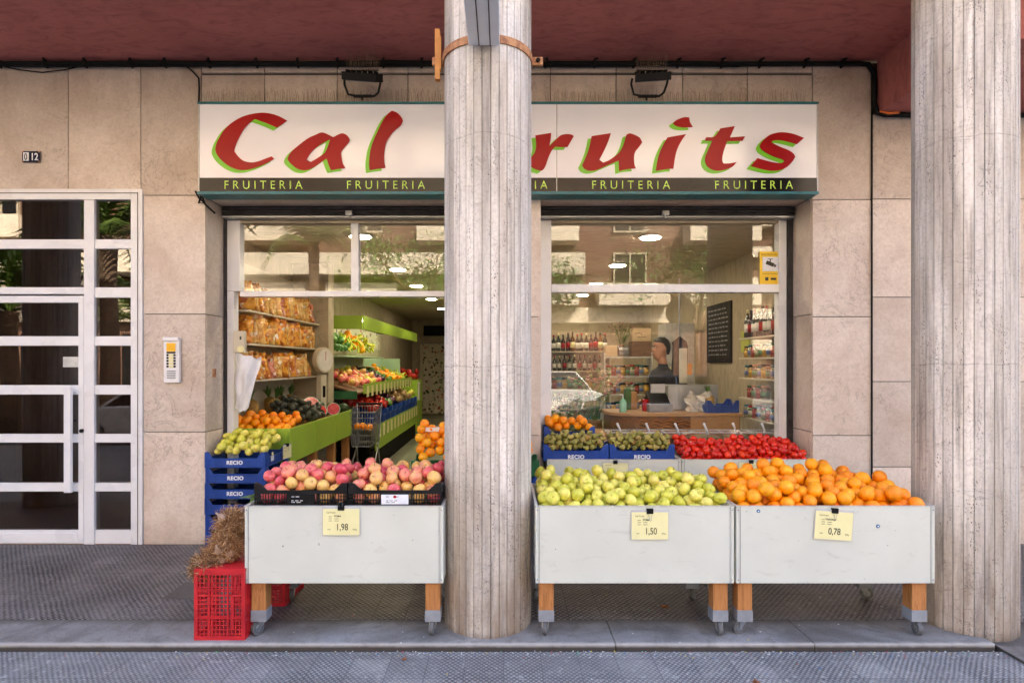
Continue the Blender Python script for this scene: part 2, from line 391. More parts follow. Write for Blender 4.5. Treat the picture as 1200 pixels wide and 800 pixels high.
M['green_veg'] = m_fruit('green_vegetable', [(.3,(.05,.14,.02)),(.7,(.16,.30,.05))], 5, .4)
M['purple_veg'] = m_fruit('purple_vegetable', [(.3,(.06,.015,.05)),(.7,(.14,.03,.07))], 3, .25)
M['brown_veg'] = m_fruit('brown_potato_skin', [(.3,(.28,.17,.07)),(.7,(.42,.28,.13))], 4, .6)
EXPO = 3.4
def text(body, size, M_, name, parent, loc, extrude=.0015, rot=(math.pi/2,0,0), align='CENTER', spacing=1.0, xs=1.0, bold=0):
    cu = bpy.data.curves.new('t', 'FONT'); cu.body = body; cu.size = size; cu.extrude = extrude
    cu.align_x = align; cu.space_character = spacing; cu.offset = bold
    o = bpy.data.objects.new('t', cu); COL.objects.link(o); bpy.context.view_layer.update()
    me = bpy.data.meshes.new_from_object(o.evaluated_get(bpy.context.evaluated_depsgraph_get()))
    bpy.data.objects.remove(o); bpy.data.curves.remove(cu)
    me.transform(Matrix.Translation(loc) @ Euler(rot).to_matrix().to_4x4() @ Matrix.Diagonal((xs,1,1,1)))
    me.materials.clear(); me.materials.append(M_); me.name = name
    return link(name, me, parent)

def smooth_outline(pts, corner=48, sub=4):
    n = len(pts); out = []; P = [Vector(p) for p in pts]; sharp = []
    for i in range(n):
        a = (P[i]-P[i-1]); b = (P[(i+1)%n]-P[i]); sharp.append(a.length > 0 and b.length > 0 and math.degrees(a.angle(b)) > corner)
    for i in range(n):
        p0, p1, p2, p3 = P[i-1], P[i], P[(i+1)%n], P[(i+2)%n]
        if sharp[i]: p0 = p1 - (p2-p1)*.5
        if sharp[(i+1)%n]: p3 = p2 + (p2-p1)*.5
        for k in range(sub):
            t = k/sub
            q = .5*((2*p1)+(-p0+p2)*t+(2*p0-5*p1+4*p2-p3)*t*t+(-p0+3*p1-3*p2+p3)*t**3)
            out.append((q.x, q.y))
    return out

def flat_shape(name, loops, M_, y, depth, parent):
    """closed outlines (first outer, then holes) filled and given a real thickness, standing in the XZ plane"""
    cu = bpy.data.curves.new('c', 'CURVE'); cu.dimensions = '2D'; cu.fill_mode = 'BOTH'; cu.extrude = depth/2
    for lp in loops:
        sp = cu.splines.new('POLY'); sp.points.add(len(lp)-1); sp.use_cyclic_u = True
        for i, p in enumerate(lp): sp.points[i].co = (p[0], p[1], 0, 1)
    o = bpy.data.objects.new('c', cu); COL.objects.link(o); bpy.context.view_layer.update()
    me = bpy.data.meshes.new_from_object(o.evaluated_get(bpy.context.evaluated_depsgraph_get()))
    bpy.data.objects.remove(o); bpy.data.curves.remove(cu)
    me.transform(Matrix.Translation((0, y, 0)) @ Euler((math.pi/2,0,0)).to_matrix().to_4x4())
    me.materials.clear(); me.materials.append(M_)
    return link(name, me, parent)

# ================================================================= the ground
WALL = 5.1; GL = 5.5                 # marble face and shop glass
def sheet(name, x0, x1, y0, y1, z, m, t=.3):
    o = MB().box(x0, x1, y0, y1, z-t, z).build(name, m); return tag(o, kind='structure')
sheet('terrain', -120, 120, -130, 60, -.5, M['asphalt'], .3)
sheet('pavement', -40, 40, -1.2, 3.278, -.034, M['pave_tile'])
sheet('road', -60, 60, -9.5, -1.35, -.19, M['asphalt'])
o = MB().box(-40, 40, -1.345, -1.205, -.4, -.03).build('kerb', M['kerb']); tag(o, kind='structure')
sheet('pavement', -60, 60, -15.9, -9.5, -.06, M['pave_tile'])
sheet('porch_floor', -12, 12, 3.62, 5.1, 0, M['porch_tile'])
o = MB().box(2.74, 12, 3.1, 3.618, -.3, -.018).build('porch_edge_infill', M['kerb'])
tag(o, kind='structure')
m = MB()
x = -12.0; cuts = [-9.1, -5.3, .62, 1.72, 2.72]
for c in cuts:
    m.box(x, c-.0008, 3.30, 3.617, -.3, 0); x = c+.0008
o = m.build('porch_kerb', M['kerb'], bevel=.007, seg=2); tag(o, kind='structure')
sheet('shop_floor', -2.9, 3.05, 5.103, 18.3, .002, M['shop_floor'])

# ================================================================= building
B = thing('shop_building', 'apartment building with beige marble ground floor, maroon porch ceiling and small shop below', 'building', (0, 5.1, 0))
def part(mb, name, m, parent=B, **k): return mb.build(name, m, parent, world=True, **k)

# marble slabs as separate pieces of one cladding mesh, with open joints over a dark backing
def slabs():
    v, f, tone = MB(), None, []
    G = .0035
    def slab(x0, x1, z0, z1, y=WALL, th=.022):
        v.box(x0+G, x1-G, y, y+th, z0+G, z1-G); tone.extend([R.random()]*6)
    L = lambda px: PX(px, WALL)
    Z = lambda py: PZ(py, WALL)
    top = 4.12
    zs = [0, Z(506), Z(368), Z(229)]
    # row above the shop and door
    xs = [-12, -10.6, -9.2, -7.8, -6.5, -5.2, L(-5), L(80), L(165), L(236)]
    for a, b in zip(xs, xs[1:]): slab(a, b, Z(222) if b < L(170) else Z(229), top)
    xs = [L(236), L(310), L(395), L(478), L(560), L(645), L(722), L(800), L(876), L(952)]
    for a, b in zip(xs, xs[1:]): slab(a, b, Z(86), top); slab(a, b, 2.96, Z(88))
    # between door and shop
    for a, b in zip(zs, zs[1:]): slab(L(168), L(241), a, b)
    slab(L(236), L(241), Z(229), 2.96)
    for a, b in zip([0, 1.0, 2.0, Z(222)], [1.0, 2.0, Z(222)]):
        for c in range(5): slab(-12+c*1.2, -10.8+c*1.2, a, b)
    # right of the shop
    zr = [0, Z(510), Z(371), Z(234), top]
    for a, b in zip(zr, zr[1:]): slab(L(952), L(1021), a, b)
    zr = [0, Z(547), Z(447), Z(348), Z(233), 3.67]
    for j in range(9):
        x0 = L(1023) + j*.72
        for a, b in zip(zr, zr[1:]): slab(x0, x0+.72, a, b, WALL+.006)
    # centre pier
    for a, b in zip([0, Z(510), Z(371), 2.96], [Z(510), Z(371), 2.96]): slab(-.45, .32, a, b)
    # jambs: slabs turned into the recess
    for xx, s in ((-2.543, -1), (2.632, 1), (-.45, 1), (.32, -1)):
        for a, b in zip([0, Z(506), Z(368), 2.96], [Z(506), Z(368), 2.96]):
            v.box(xx, xx+s*.022, WALL+.024, 5.47, a+G, b-G); tone.extend([R.random()]*6)
    o = part(v, 'marble_cladding', M['marble'])
    me = o.data
    at = me.attributes.new('tone', 'FLOAT', 'FACE'); at.data.foreach_set('value', tone[:len(me.polygons)])
slabs()
m = MB()
Y0, Y1 = WALL+.0235, 5.46
LB = PX(168, WALL)
m.box(LB+.003, -2.567, Y0, 5.6, 0, 4.12); m.box(-12, LB+.001, Y0, 5.3, 3.035, 4.12)
m.box(-12, -6.05, Y0, 5.6, 0, 3.03)
m.box(-2.565, 2.654, Y0, 5.6, 2.985, 4.12); m.box(2.656, 12, Y0+.008, 5.6, 0, 4.12)
m.box(-.426, .296, Y0, 5.6, 0, 2.983)
part(m, 'backing_wall', M['joint'])
part(MB().box(-2.53, 2.62, WALL+.03, 5.42, 2.955, 2.984), 'lintel_soffit', M['marble'])
# porch ceiling, beam and the mass of the building above
part(MB().box(-20, 20, 3.15, 5.09, 4.12, 4.4), 'porch_ceiling', M['maroon'])
part(MB().box(3.18, 20, 3.9, 5.085, 3.665, 4.118), 'porch_beam', M['maroon'])
m = MB(); m.box(-20, 20, 3.0, 17, 4.402, 9.2)  # unseen block, kept low so the sun reaches the road
part(m, 'upper_storeys', M['tan_wall'])
for i in range(10):
    w = MB().box(-17+i*3.6, -15.4+i*3.6, 2.94, 3.0, 6.2, 7.8); part(w, 'upper_window', M['dark_metal'])
# interior shell
part(MB().box(-2.9, -2.75, 5.602, 18.3, 0, 2.84), 'side_wall', M['tan_wall'])
part(MB().box(2.9, 3.05, 5.602, 18.3, 0, 2.84), 'side_wall', M['tan_wall'])
part(MB().box(-2.75, 2.9, 18.0, 18.3, 0, 2.84), 'back_wall', M['tan_wall'])
part(MB().box(-2.9, 3.05, 5.602, 18.3, 2.842, 2.98), 'shop_ceiling', M['ceil_paint'])
part(MB().box(-2.748, -2.28, 7.78, 8.02, .002, 2.84), 'shop_pier', M['tan_wall'])
part(MB().box(-2.4, -1.2, 17.93, 17.998, 2.36, 2.66), 'dark_opening_panel', M['black'])  # solid black panel standing in for the darkness of an opening
part(MB().box(.55, 2.898, 12.4, 12.5, .002, 2.84), 'partition_wall', M['tan_wall'])
# lobby behind the entrance door
m = MB(); m.box(-6.2, LB+.1, 7.6, 7.7, 0, 3.03); m.box(-6.3, -6.2, 5.3, 7.7, 0, 3.03); m.box(LB+.1, LB+.2, 5.6, 7.7, 0, 3.03); m.box(-6.3, LB+.2, 5.302, 7.7, 3.036, 3.15)
part(m, 'lobby_wall', M['lobby'])
o = MB().box(-6.2, LB+.1, 5.105, 7.6, -.2, .003).build('lobby_floor', M['lobby_light']); tag(o, kind='structure')

# shutters rolled up over both shop openings
for i, (x0, x1) in enumerate(((-2.52, -.455), (.325, 2.61))):
    s_ = thing('roller_shutter', ('rolled up grimy dark shutter above the open left shopfront', 'rolled up grey shutter with two pipes above the right shop window')[i], 'shutter', ((x0+x1)/2, 5.4, 2.85))
    m = MB(); m.box(x0, x1, 5.36, 5.43, 2.868, 2.952)
    for k in range(3): m.tube([(x0, 5.352, 2.885+k*.027), (x1, 5.352, 2.885+k*.027)], .010, 6)
    part(m, 'slat_roll', M['shutter'], s_)
    m = MB(); m.box(x0, x1, 5.34, 5.44, 2.850, 2.862); part(m, 'bottom_bar', M['green_grey_alu'], s_)
    m = MB(); xc = PX(410 if i == 0 else 779, 5.34); m.box(xc-.03, xc+.03, 5.30, 5.339, 2.862, 2.90); m.cyl((xc, 5.315, 2.852), .012, .02, 10)
    part(m, 'lock_box', M['steel'], s_)

# ================================================================= shop windows
def frame_piece(m, x0, x1, z0, z1, y0=5.44, y1=5.52): m.box(x0, x1, y0, y1, z0, z1)
WL = thing('shop_window', 'white framed open shopfront on the left with glazed transom panes above', 'shop window', (-1.5, GL, 0))
g = lambda x: PX(x, 5.44)
h = lambda y: PZ(y, 5.44)
part(MB().box(g(266), g(281), 5.44, 5.54, h(341), 2.848), 'frame_post', M['white_alu'], WL, bevel=.004)
part(MB().box(g(266), g(274), 5.44, 5.54, .003, h(341)-.002), 'frame_post', M['white_alu'], WL, bevel=.004)
part(MB().box(-.50, -.455, 5.44, 5.54, .003, 2.848), 'frame_post', M['white_alu'], WL, bevel=.004)
part(MB().box(g(281)+.001, -.501, 5.435, 5.535, h(347.5), h(341)), 'transom_bar', M['white_alu'], WL, bevel=.004)
part(MB().box(g(411), g(420), 5.445, 5.53, h(341)+.001, 2.82), 'mullion', M['white_alu'], WL, bevel=.004)
part(MB().box(g(281)+.001, -.501, 5.445, 5.53, 2.822, 2.848), 'head_bar', M['tan_wall'], WL, bevel=.003)
for a, b in ((g(281), g(411)), (g(420), -.5)):
    part(MB().box(a, b, 5.484, 5.490, h(341), 2.822), 'window_pane', M['glass'], WL)
WR = thing('shop_window', 'large white framed right shop window with yellow camera notice inside it', 'shop window', (1.48, GL, 0))
part(MB().box(.325, g(646), 5.44, 5.54, .003, 2.848), 'frame_post', M['white_alu'], WR, bevel=.004)
part(MB().box(g(913), g(922), 5.44, 5.54, .003, 2.848), 'frame_post', M['white_alu'], WR, bevel=.004)
part(MB().box(g(646)+.001, g(913)-.001, 5.435, 5.535, h(342.5), h(333)), 'transom_bar', M['white_alu'], WR, bevel=.004)
part(MB().box(g(646)+.001, g(913)-.001, 5.445, 5.53, 2.825, 2.848), 'head_bar', M['tan_wall'], WR, bevel=.003)
part(MB().box(g(646)+.001, g(913)-.001, 5.445, 5.53, .45, .56), 'bottom_rail', M['white_alu'], WR, bevel=.003)
part(MB().box(g(646), g(913), 5.484, 5.490, h(333), 2.826), 'window_pane', M['glass'], WR)
part(MB().box(g(646), g(913), 5.484, 5.490, .56, h(342.5)), 'window_pane', M['glass'], WR)
part(MB().box(g(922)+.002, 2.628, 5.42, 5.50, .003, 2.95), 'shutter_rail', M['shutter'], WR)
part(MB().box(-2.541, g(266)-.002, 5.42, 5.50, .003, 2.95), 'shutter_rail', M['shutter'], WL)

# ================================================================= entrance door
D = thing('entrance_door', 'white metal entrance door with gridded panes and long bar handle', 'door', (-4.2, WALL, 0))
d = lambda x: PX(x, 5.12); e = lambda y: PZ(y, 5.12)
m = MB(); m.box(d(156), LB-.002, 5.085, 5.17, .003, 3.03); m.box(-6.04, d(156)-.001, 5.085, 5.17, e(235), 3.03)
m.box(d(101), d(113), 5.09, 5.165, .003, e(235)-.001); m.box(-6.04, -5.95, 5.085, 5.17, .003, e(235)-.001)
m.box(d(-42), d(-30), 5.09, 5.165, .003, e(235)-.001)
part(m, 'door_frame', M['white_alu'], D, bevel=.004)
m = MB(); m.box(LB-.040, LB-.036, 5.080, 5.0845, .003, 3.0); m.box(-5.9, LB-.04, 5.08, 5.0845, 2.99, 2.996); part(m, 'frame_seam', M['joint'], D)
rows = [(235,281),(292,337),(349,394),(405,451),(462,508),(518,565),(575,620)]
for (xa, xb, lead) in ((113,156,0), (-30,101,1), (-160,-42,0)):
    m = MB(); X0, X1 = d(xa)+.001, d(xb)-.001
    prev = 235
    for k, (a, b) in enumerate(rows):
        if k:
            if lead and k == 2: m.box(X0, X1, 5.09, 5.165, e(345), e(rows[1][1])); 
            elif lead and k > 2: m.box(d(xa+9), d(xb-7), 5.098, 5.155, e(a), e(rows[k-1][1]))
            else: m.box(X0, X1, 5.10, 5.155, e(a), e(rows[k-1][1]))
    m.box(X0, X1, 5.10, 5.155, .006, e(620))
    part(m, 'glazing_bars', M['white_alu'], D, bevel=.003)
    if lead:
        lf = MB()
        lf.box(X0+.004, d(xa+9)-.001, 5.094, 5.16, .012, e(347)); lf.box(d(xb-7)+.001, X1-.004, 5.094, 5.16, .012, e(347))
        lf.box(d(xa+9), d(xb-7), 5.094, 5.16, e(355), e(347)); lf.box(d(xa+9), d(xb-7), 5.094, 5.16, .012, .1)
        leaf = part(lf, 'door_leaf', M['white_alu'], D, bevel=.004)
        hd = MB(); hd.box(PX(75.5,5.03), PX(83.5,5.03), 5.02, 5.05, PZ(577,5.03), PZ(453,5.03)); hd.cyl((PX(79.5,5.03), 5.07, PZ(460,5.03)), .012, .06, 10, 'y'); hd.cyl((PX(79.5,5.03), 5.07, PZ(568,5.03)), .012, .06, 10, 'y')
        hd.build('handle', M['white_alu'], leaf, bevel=.003, loc=(0, 0, 0))
        hd = MB(); hd.cyl((d(99), 5.085, e(504)), .016, .02, 14, 'y'); hd.cyl((d(91), 5.085, e(492)), .008, .02, 10, 'y'); hd.build('lock', M['dark_metal'], leaf)
        st = MB().box(d(75), d(94), 5.108, 5.114, e(430), e(418)); pl = part(st, 'door_plate', M['cart_trim'], D)
    for (a, b) in rows:
        part(MB().box(X0, X1, 5.118, 5.123, e(b), e(a)), 'door_pane', M['door_glass'], D)

# ================================================================= columns
def column(name_label, x, y=3.62, r=.262, base=-.04):
    m = MB(); tone = []; N = 34; H = 4.118
    zs = [0, .5, 1.1, 1.7, 2.3, 2.9, 3.5, H-base]
    rr = [r + R.uniform(-.0022, .0022) for _ in range(N)]
    ring = []
    for k in range(N):
        a0 = 2*math.pi*(k+.06)/N; a1 = 2*math.pi*(k+.94)/N; ag = 2*math.pi*(k+1)/N
        ring += [(rr[k], a0), (rr[k], a1), (r-.0065, ag)]
    V = [(q*math.cos(a), q*math.sin(a), z) for z in zs for (q, a) in ring]
    n = len(ring); fs = []
    bt = [R.random() for _ in range(N)]
    for i in range(len(zs)-1):
        for k in range(n):
            l = (k+1) % n; fs.append((i*n+k, i*n+l, (i+1)*n+l, (i+1)*n+k))
            tone.append(bt[k//3] if k % 3 == 0 else 0.0)
    fs.append(tuple(range(n))[::-1]); tone.append(.5)
    m.add(V, fs)
    me = bpy.data.meshes.new('concrete_column'); me.from_pydata(m.v, [], m.f); me.materials.append(M['concrete'])
    me.attributes.new('tone', 'FLOAT', 'FACE').data.foreach_set('value', tone)
    o = link('concrete_column', me, loc=(x, y, base)); return tag(o, name_label, 'column', None)
colC = column('round board-marked concrete column in front of the sign, wearing a rusty clamp', -.096)
colR = column('round board-marked concrete column at the right edge beside the orange cart', 2.785)
column('round concrete column left of the entrance door, outside the frame', -5.0)
# rusty clamp and wedge on the middle column
cl = thing('column_clamp', 'rusty iron clamp ring bolted round the middle concrete column', 'clamp', (-.096, 3.62, 3.372))
m = MB(); seg = 48; V = []; fs = []
for k in range(seg):
    a = 2*math.pi*k/seg
    for (q, z) in ((.263, -.022), (.271, -.022), (.271, .022), (.263, .022)): V.append((q*math.cos(a), q*math.sin(a), z))
for k in range(seg):
    l = (k+1) % seg
    for j in range(4): fs.append((k*4+j, l*4+j, l*4+(j+1)%4, k*4+(j+1)%4))
m.add(V, fs); m.build('ring', M['rust'], cl)
for s in (-1, 1):
    m = MB(); m.box(s*.268, s*.335, -.012, -.004, -.024, .024); m.box(s*.268, s*.335, .004, .012, -.024, .024); lg = m.build('lug', M['rust'], cl, bevel=.002)
    m = MB(); m.cyl((s*.305, 0, 0), .008, .07, 8, 'y'); m.cyl((s*.305, -.022, 0), .014, .012, 6, 'y'); m.build('bolt', M['dark_metal'], lg)
m = MB(); m.M = Matrix.Translation((-.392, 3.60, 3.25)); m.box(-.019, .010, -.02, .02, 0, .30); m.box(-.009, .017, -.018, .018, .06, .26)
o = m.build('wooden_wedge', simple('orange_timber', (.62,.27,.06), (.5,.2,.04), ns=9)); tag(o, 'thin orange timber wedge jammed upright behind the column clamp', 'wedge')
# grey box section running from the column out towards the street
m = MB(); x0, x1 = PX(549, 3.34), PX(585.5, 3.34); zb = PZ(54, 3.34)
m.box(x0, x1, 1.2, 3.34, zb, zb+.24)
w = x1-x0
bm_ = simple('pale_grey_box_section', (.74,.78,.84), (.66,.70,.76), ns=5, rough=.4)
aw = thing('awning_arm', 'pale grey metal box section running out from the top of the middle column', 'awning arm', ((x0+x1)/2, 3.34, zb))
part(m, 'box_section', bm_, aw, bevel=.006)
m = MB()
for t in (.34, .70): m.box(x0+w*t-.003, x0+w*t+.003, 1.2, 3.336, zb-.0025, zb-.0004)
part(m, 'seam', M['joint'], aw)

# ================================================================= sign
SY = 4.93
S = thing('shop_sign', 'long white illuminated fruit shop sign with red and green brush lettering', 'sign', (.04, SY, PZ(228, SY)))
sx = lambda x: PX(x, SY); sz = lambda y: PZ(y, SY)
part(MB().box(sx(233), sx(958), SY+.006, 5.094, sz(225)-.002, sz(122.5)), 'sign_box', M['steel'], S)
part(MB().box(sx(234), sx(652), SY, SY+.005, sz(208.5)+.001, sz(122.5)), 'white_panel', M['sign_white'], S)
part(MB().box(sx(653), sx(957), SY, SY+.005, sz(208.5)+.001, sz(122.5)), 'white_panel', M['sign_white'], S)
part(MB().box(sx(234), sx(652), SY-.001, SY+.005, sz(224.5), sz(208.5)), 'black_band', M['sign_black'], S)
part(MB().box(sx(653), sx(957), SY-.001, SY+.005, sz(224.5), sz(208.5)), 'black_band', M['sign_black'], S)
part(MB().box(sx(232), sx(958.7), SY-.012, SY+.03, sz(122.3), sz(120.0)), 'teal_edge', M['teal'], S)
part(MB().box(sx(232), sx(958.7), SY-.012, 5.09, sz(228), sz(224.8)), 'teal_edge', M['teal'], S)
for xx in (233, 958): part(MB().box(sx(xx)-.004, sx(xx)+.004, SY-.004, 5.09, sz(224.5), sz(122.4)), 'sign_end', M['cart_trim'], S)
LET = {
 'letter_c': ((240,125), [[(912,160),(800,238),(690,190),(560,143),(520,165),(450,235),(390,330),(345,430),(328,495),(370,550),(430,600),(520,620),(600,605),(680,575),(740,553),(770,580),(680,630),(570,675),(470,700),(380,700),(290,670),(210,615),(150,550),(120,480),(135,410),(160,355),(220,260),(300,185),(400,125),(500,92),(620,73),(720,80),(820,110)]]),
 'letter_a': ((325,125), [[(505,290),(620,342),(710,300),(770,320),(803,365),(790,400),(740,460),(708,505),(710,560),(725,630),(755,682),(680,690),(595,705),(570,650),(545,575),(480,620),(400,675),(320,705),(240,695),(170,650),(125,600),(120,565),(160,500),(240,430),(340,355),(420,318)],
    [(585,366),(500,410),(420,465),(360,530),(325,590),(372,615),(440,575),(520,520),(545,480),(565,430)]]),
 'letter_l': ((400,125), [[(560,50),(620,75),(665,125),(682,165),(655,215),(590,270),(540,330),(505,385),(485,450),(475,540),(478,620),(490,680),(400,690),(315,705),(308,620),(325,480),(360,370),(410,260),(460,160),(510,90)]]),
 'letter_f': ((540,125), [[(150,110),(420,90),(700,70),(760,95),(700,190),(560,180),(400,190),(380,300),(560,290),(530,390),(360,400),(330,500),(320,610),(330,700),(230,700),(140,715),(140,620),(170,500),(210,380),(240,280),(250,200),(160,215)]]),
 'letter_r': ((615,125), [[(115,322),(290,295),(285,360),(270,440),(340,370),(390,325),(450,308),(510,312),(540,330),(505,390),(470,450),(400,450),(335,445),(290,500),(255,580),(235,640),(210,690),(180,712),(120,695),(60,665),(20,640),(40,590),(80,550),(110,505),(125,430)]]),
 'letter_u': ((670,125), [[(218,330),(430,298),(400,390),(355,490),(303,590),(345,622),(400,600),(470,555),(530,500),(570,420),(600,315),(640,300),(700,320),(750,350),(775,400),(740,450),(700,500),(685,560),(690,640),(705,685),(600,695),(520,715),(515,600),(440,630),(360,665),(280,700),(200,712),(140,690),(112,650),(150,570),(190,460)]]),
 'letter_i': ((750,125), [[(300,345),(505,308),(450,390),(410,470),(385,560),(365,690),(320,690),(172,712),(185,620),(210,520),(250,430)]]),
 'letter_dot': ((750,125), [[(358,188),(390,160),(430,140),(490,122),(540,125),(550,180),(580,230),(480,235),(400,220)]]),
 'letter_t': ((805,125), [[(525,220),(365,245),(330,300),(290,340),(210,342),(192,382),(275,380),(240,460),(205,540),(195,600),(220,660),(280,700),(350,710),(430,695),(500,665),(545,615),(470,630),(400,632),(385,590),(400,500),(440,385),(610,382),(637,332),(470,345)]]),
 'letter_s': ((860,125), [[(768,350),(690,420),(600,395),(500,375),(430,380),(412,400),(500,445),(600,485),(655,525),(672,560),(640,610),(580,670),(500,705),(400,710),(290,690),(180,660),(255,572),(400,612),(480,626),(530,622),(550,600),(520,583),(440,558),(350,512),(295,470),(282,430),(310,385),(370,330),(440,300),(530,288),(650,305)]]),
}
for nm, ((ox, oy), loops) in LET.items():
    conv = lambda p, dx=0, dy=0: (sx(ox+(p[0]+dx)/9.41), sz(oy+(p[1]+dy)/9.41))
    lr = [[conv(p) for p in smooth_outline(l)] for l in loops]
    lg_ = [[conv(p, -42, 30) for p in smooth_outline(l)] for l in loops]
    o = flat_shape(nm, lr, M['sign_red'], SY-.0075, .003, S)
    o.location = -Vector(S.location)
    c_ = flat_shape('green_shadow', lg_, M['sign_green'], SY-.0035, .003, o)
for xc in (308.5, 452, 595.5, 739, 883):
    o = text('FRUITERIA', .098, M['sign_lime'], 'lettering', S, (sx(xc)+.0, SY-.003, sz(221.5)), spacing=1.62, xs=.93, bold=-.0006)
    o.location = -Vector(S.location)

# spikes against birds along the top of the sign
def spikes(x0, x1, y, z, step, L, label, tilt=.02, rr=.0009):
    m = MB(); x = x0
    while x < x1:
        for s in (-1, 0, 1):
            a = (x, y, z); b = (x + R.uniform(-.02, .02), y + s*tilt + R.uniform(-.01, .01), z + L*R.uniform(.75, 1.1))
            m.tube([a, b], rr, 3)
        x += step*R.uniform(.7, 1.3)
    m.box(x0, x1, y-.012, y+.012, z-.003, z)
    o = m.build('bird_spikes', simple('spike_wire', (.20,.14,.09), (.12,.08,.05), ns=9)); return tag(o, label, 'bird spikes')
spikes(-2.50, -.50, 5.0, sz(120)+.004, .020, .13, 'row of thin bird spikes standing on the left half of the sign')
spikes(.36, 2.52, 5.0, sz(120)+.004, .020, .13, 'row of thin bird spikes standing on the right half of the sign')
def floodlight(xc, label, lab2, flip=1):
    Y = 4.86
    t = thing('floodlight', label, 'floodlight', (PX(xc, Y), Y, PZ(112, Y)))
    m = MB(); m.M = Matrix.Translation((0, -.03, .135)) @ Matrix.Rotation(flip*rad(4), 4, 'Y') @ Matrix.Rotation(rad(24), 4, 'X')
    m.prism([(-.15,-.085),(.13,-.085),(.165,.0),(.13,.085),(-.11,.085)], -.03, .03, 'xy')
    for k in range(6): m.box(-.12+k*.045, -.112+k*.045, -.07, .07, .03, .048)
    m.build('lamp_housing', M['dark_metal'], t, bevel=.004)
    m = MB(); m.M = Matrix.Translation((0, -.03, .135)) @ Matrix.Rotation(flip*rad(4), 4, 'Y') @ Matrix.Rotation(rad(24), 4, 'X')
    m.box(-.115, .105, -.06, .06, -.034, -.0305); m.build('lamp_glass', M['grey_paint'], t)
    m = MB(); m.tube([(-.15,-.02,.13),(-.155,0,.09),(-.13,.02,.018),(-.06,.03,.008),(.08,.03,.008),(.115,.02,.03),(.135,0,.09),(.14,-.02,.135)], .0095, 6)
    m.cyl((-.02,.04,-.005), .008, .03, 8); m.box(-.09, .06, .02, .045, .0, .016)
    m.build('bracket', M['dark_metal'], t)
    o = spikes(t.location.x-.12, t.location.x+.13, Y-.03, t.location.z+.19, .018, .13, lab2, .05)
floodlight(426, 'small black floodlight mounted over the left half of the sign', 'bunch of bird spikes on top of the left floodlight')
floodlight(762, 'small black floodlight mounted over the right half of the sign', 'bunch of bird spikes on top of the right floodlight', -1)

# cables
cb = thing('cable_run', 'thick black cable bundle clipped along the wall under the maroon ceiling', 'cable', (0, 5.07, 4.08))
m = MB(); zc = 4.085
jit = lambda k: R.uniform(-.005, .005)
m.tube([(-12, 5.07, zc)] + [(-11.5+i*.5, 5.065+jit(0), zc+jit(0)) for i in range(29)] + [(3.02,5.065,zc),(3.09,5.06,zc-.01),(3.14,5.06,zc-.08),(3.145,5.06,3.9),(3.14,5.06,3.75),(3.16,5.055,3.665),(3.22,5.05,3.645),(3.6,5.05,3.64),(8,5.05,3.64)], .021, 8)
m.tube([(-12,5.05,zc-.035)]+[(-11.5+i*.45, 5.05, zc-.028+jit(0)) for i in range(31)], .008, 6)
part(m, 'cable_bundle', M['cable'], cb, smooth=True)
m = MB()
for i in range(24):
    x = -5+i*.36+R.uniform(-.05,.05)
    if x < 3: part(MB().box(x-.006, x+.006, 5.036, 5.09, zc-.03, zc+.03).tube([(x+.004, 5.045, zc+.024), (x+.016, 5.02, zc+.022)], .008, 6), 'cable_clip', M['dark_metal'], cb)
m = MB(); m.tube([(PX(1021.5, 5.09), 5.088, 3.7),(PX(1021.5, 5.09), 5.088, 2.0),(PX(1021.5, 5.09), 5.088, .01)], .007, 6); o = m.build('cable', M['cable'])
tag(o, 'thin black cable running down the joint left of the right column', 'cable')
def hang(pts, r, label):
    o = MB().tube([(PX(a, 5.07), 5.07, PZ(b, 5.07)) for a, b in pts], r, 6).build('cable', M['cable'], smooth=True); tag(o, label, 'cable')
hang([(-60,73),(0,77),(22,82),(50,85),(76,82),(108,74)], .005, 'thin black cable sagging below the ceiling above the entrance door')
hang([(216,76),(226,84),(233,92),(233.5,104),(233,120)], .0075, 'short black cable dropping from the ceiling to the left end of the sign')
hang([(229,224),(233,232),(238,236),(241,240),(252,250)], .008, 'frayed black cable end sticking out under the left corner of the sign')
hang([(231,226),(236,229),(233,238),(240,238),(237,231)], .009, 'knot of black cable hanging at the lower left corner of the sign')
o = MB().tube([(3.17,5.035,3.67),(3.24,5.03,3.648),(3.33,5.03,3.655)], .012, 6).build('cable', simple('orange_cable_sheath', (.7,.16,.02)), smooth=True)
tag(o, 'short orange cable bend beside the black bundle at the beam corner', 'cable')

# number plate and intercom
Y = 5.09
t = thing('house_number_plate', 'small dark blue enamel plate with white 012 above the door', 'number plate', (PX(37, Y), Y, PZ(184, Y)))
m = MB().box(-.078, .078, -.006, 0, -.048, .048); m.build('plate', simple('dark_blue_enamel', (.012,.016,.04), rough=.2), t, bevel=.006)
m = MB().box(-.066, -.018, -.0085, -.0065, -.036, .036); m.build('white_block', M['white_print'], t)
m = MB()
for a in (-1,1):
    for b in (-1,1): m.cyl((a*.07, -.008, b*.04), .006, .006, 8, 'y')
m.build('screw', M['rust'], t)
text('0', .078, M['ink'], 'lettering', t, (-.042, -.0105, -.028), .0008, xs=.7, bold=.001)
text('12', .085, M['white_print'], 'lettering', t, (.030, -.0085, -.030), .0008, xs=.8, bold=.0015)
t = thing('intercom', 'white metal entry phone panel with yellow name tags on the marble', 'intercom', (PX(203, Y), Y, PZ(422, Y)))
m = MB().box(-.066, .066, -.03, .005, -.19, .19); m.build('panel', M['white_alu'], t, bevel=.005)
m = MB().box(-.066, .066, -.045, -.0305, .165, .195); m.build('rain_hood', M['white_alu'], t, bevel=.003)
yl = simple('amber_tag', (.85,.48,.02), (.8,.42,.02), ns=20, rough=.3)
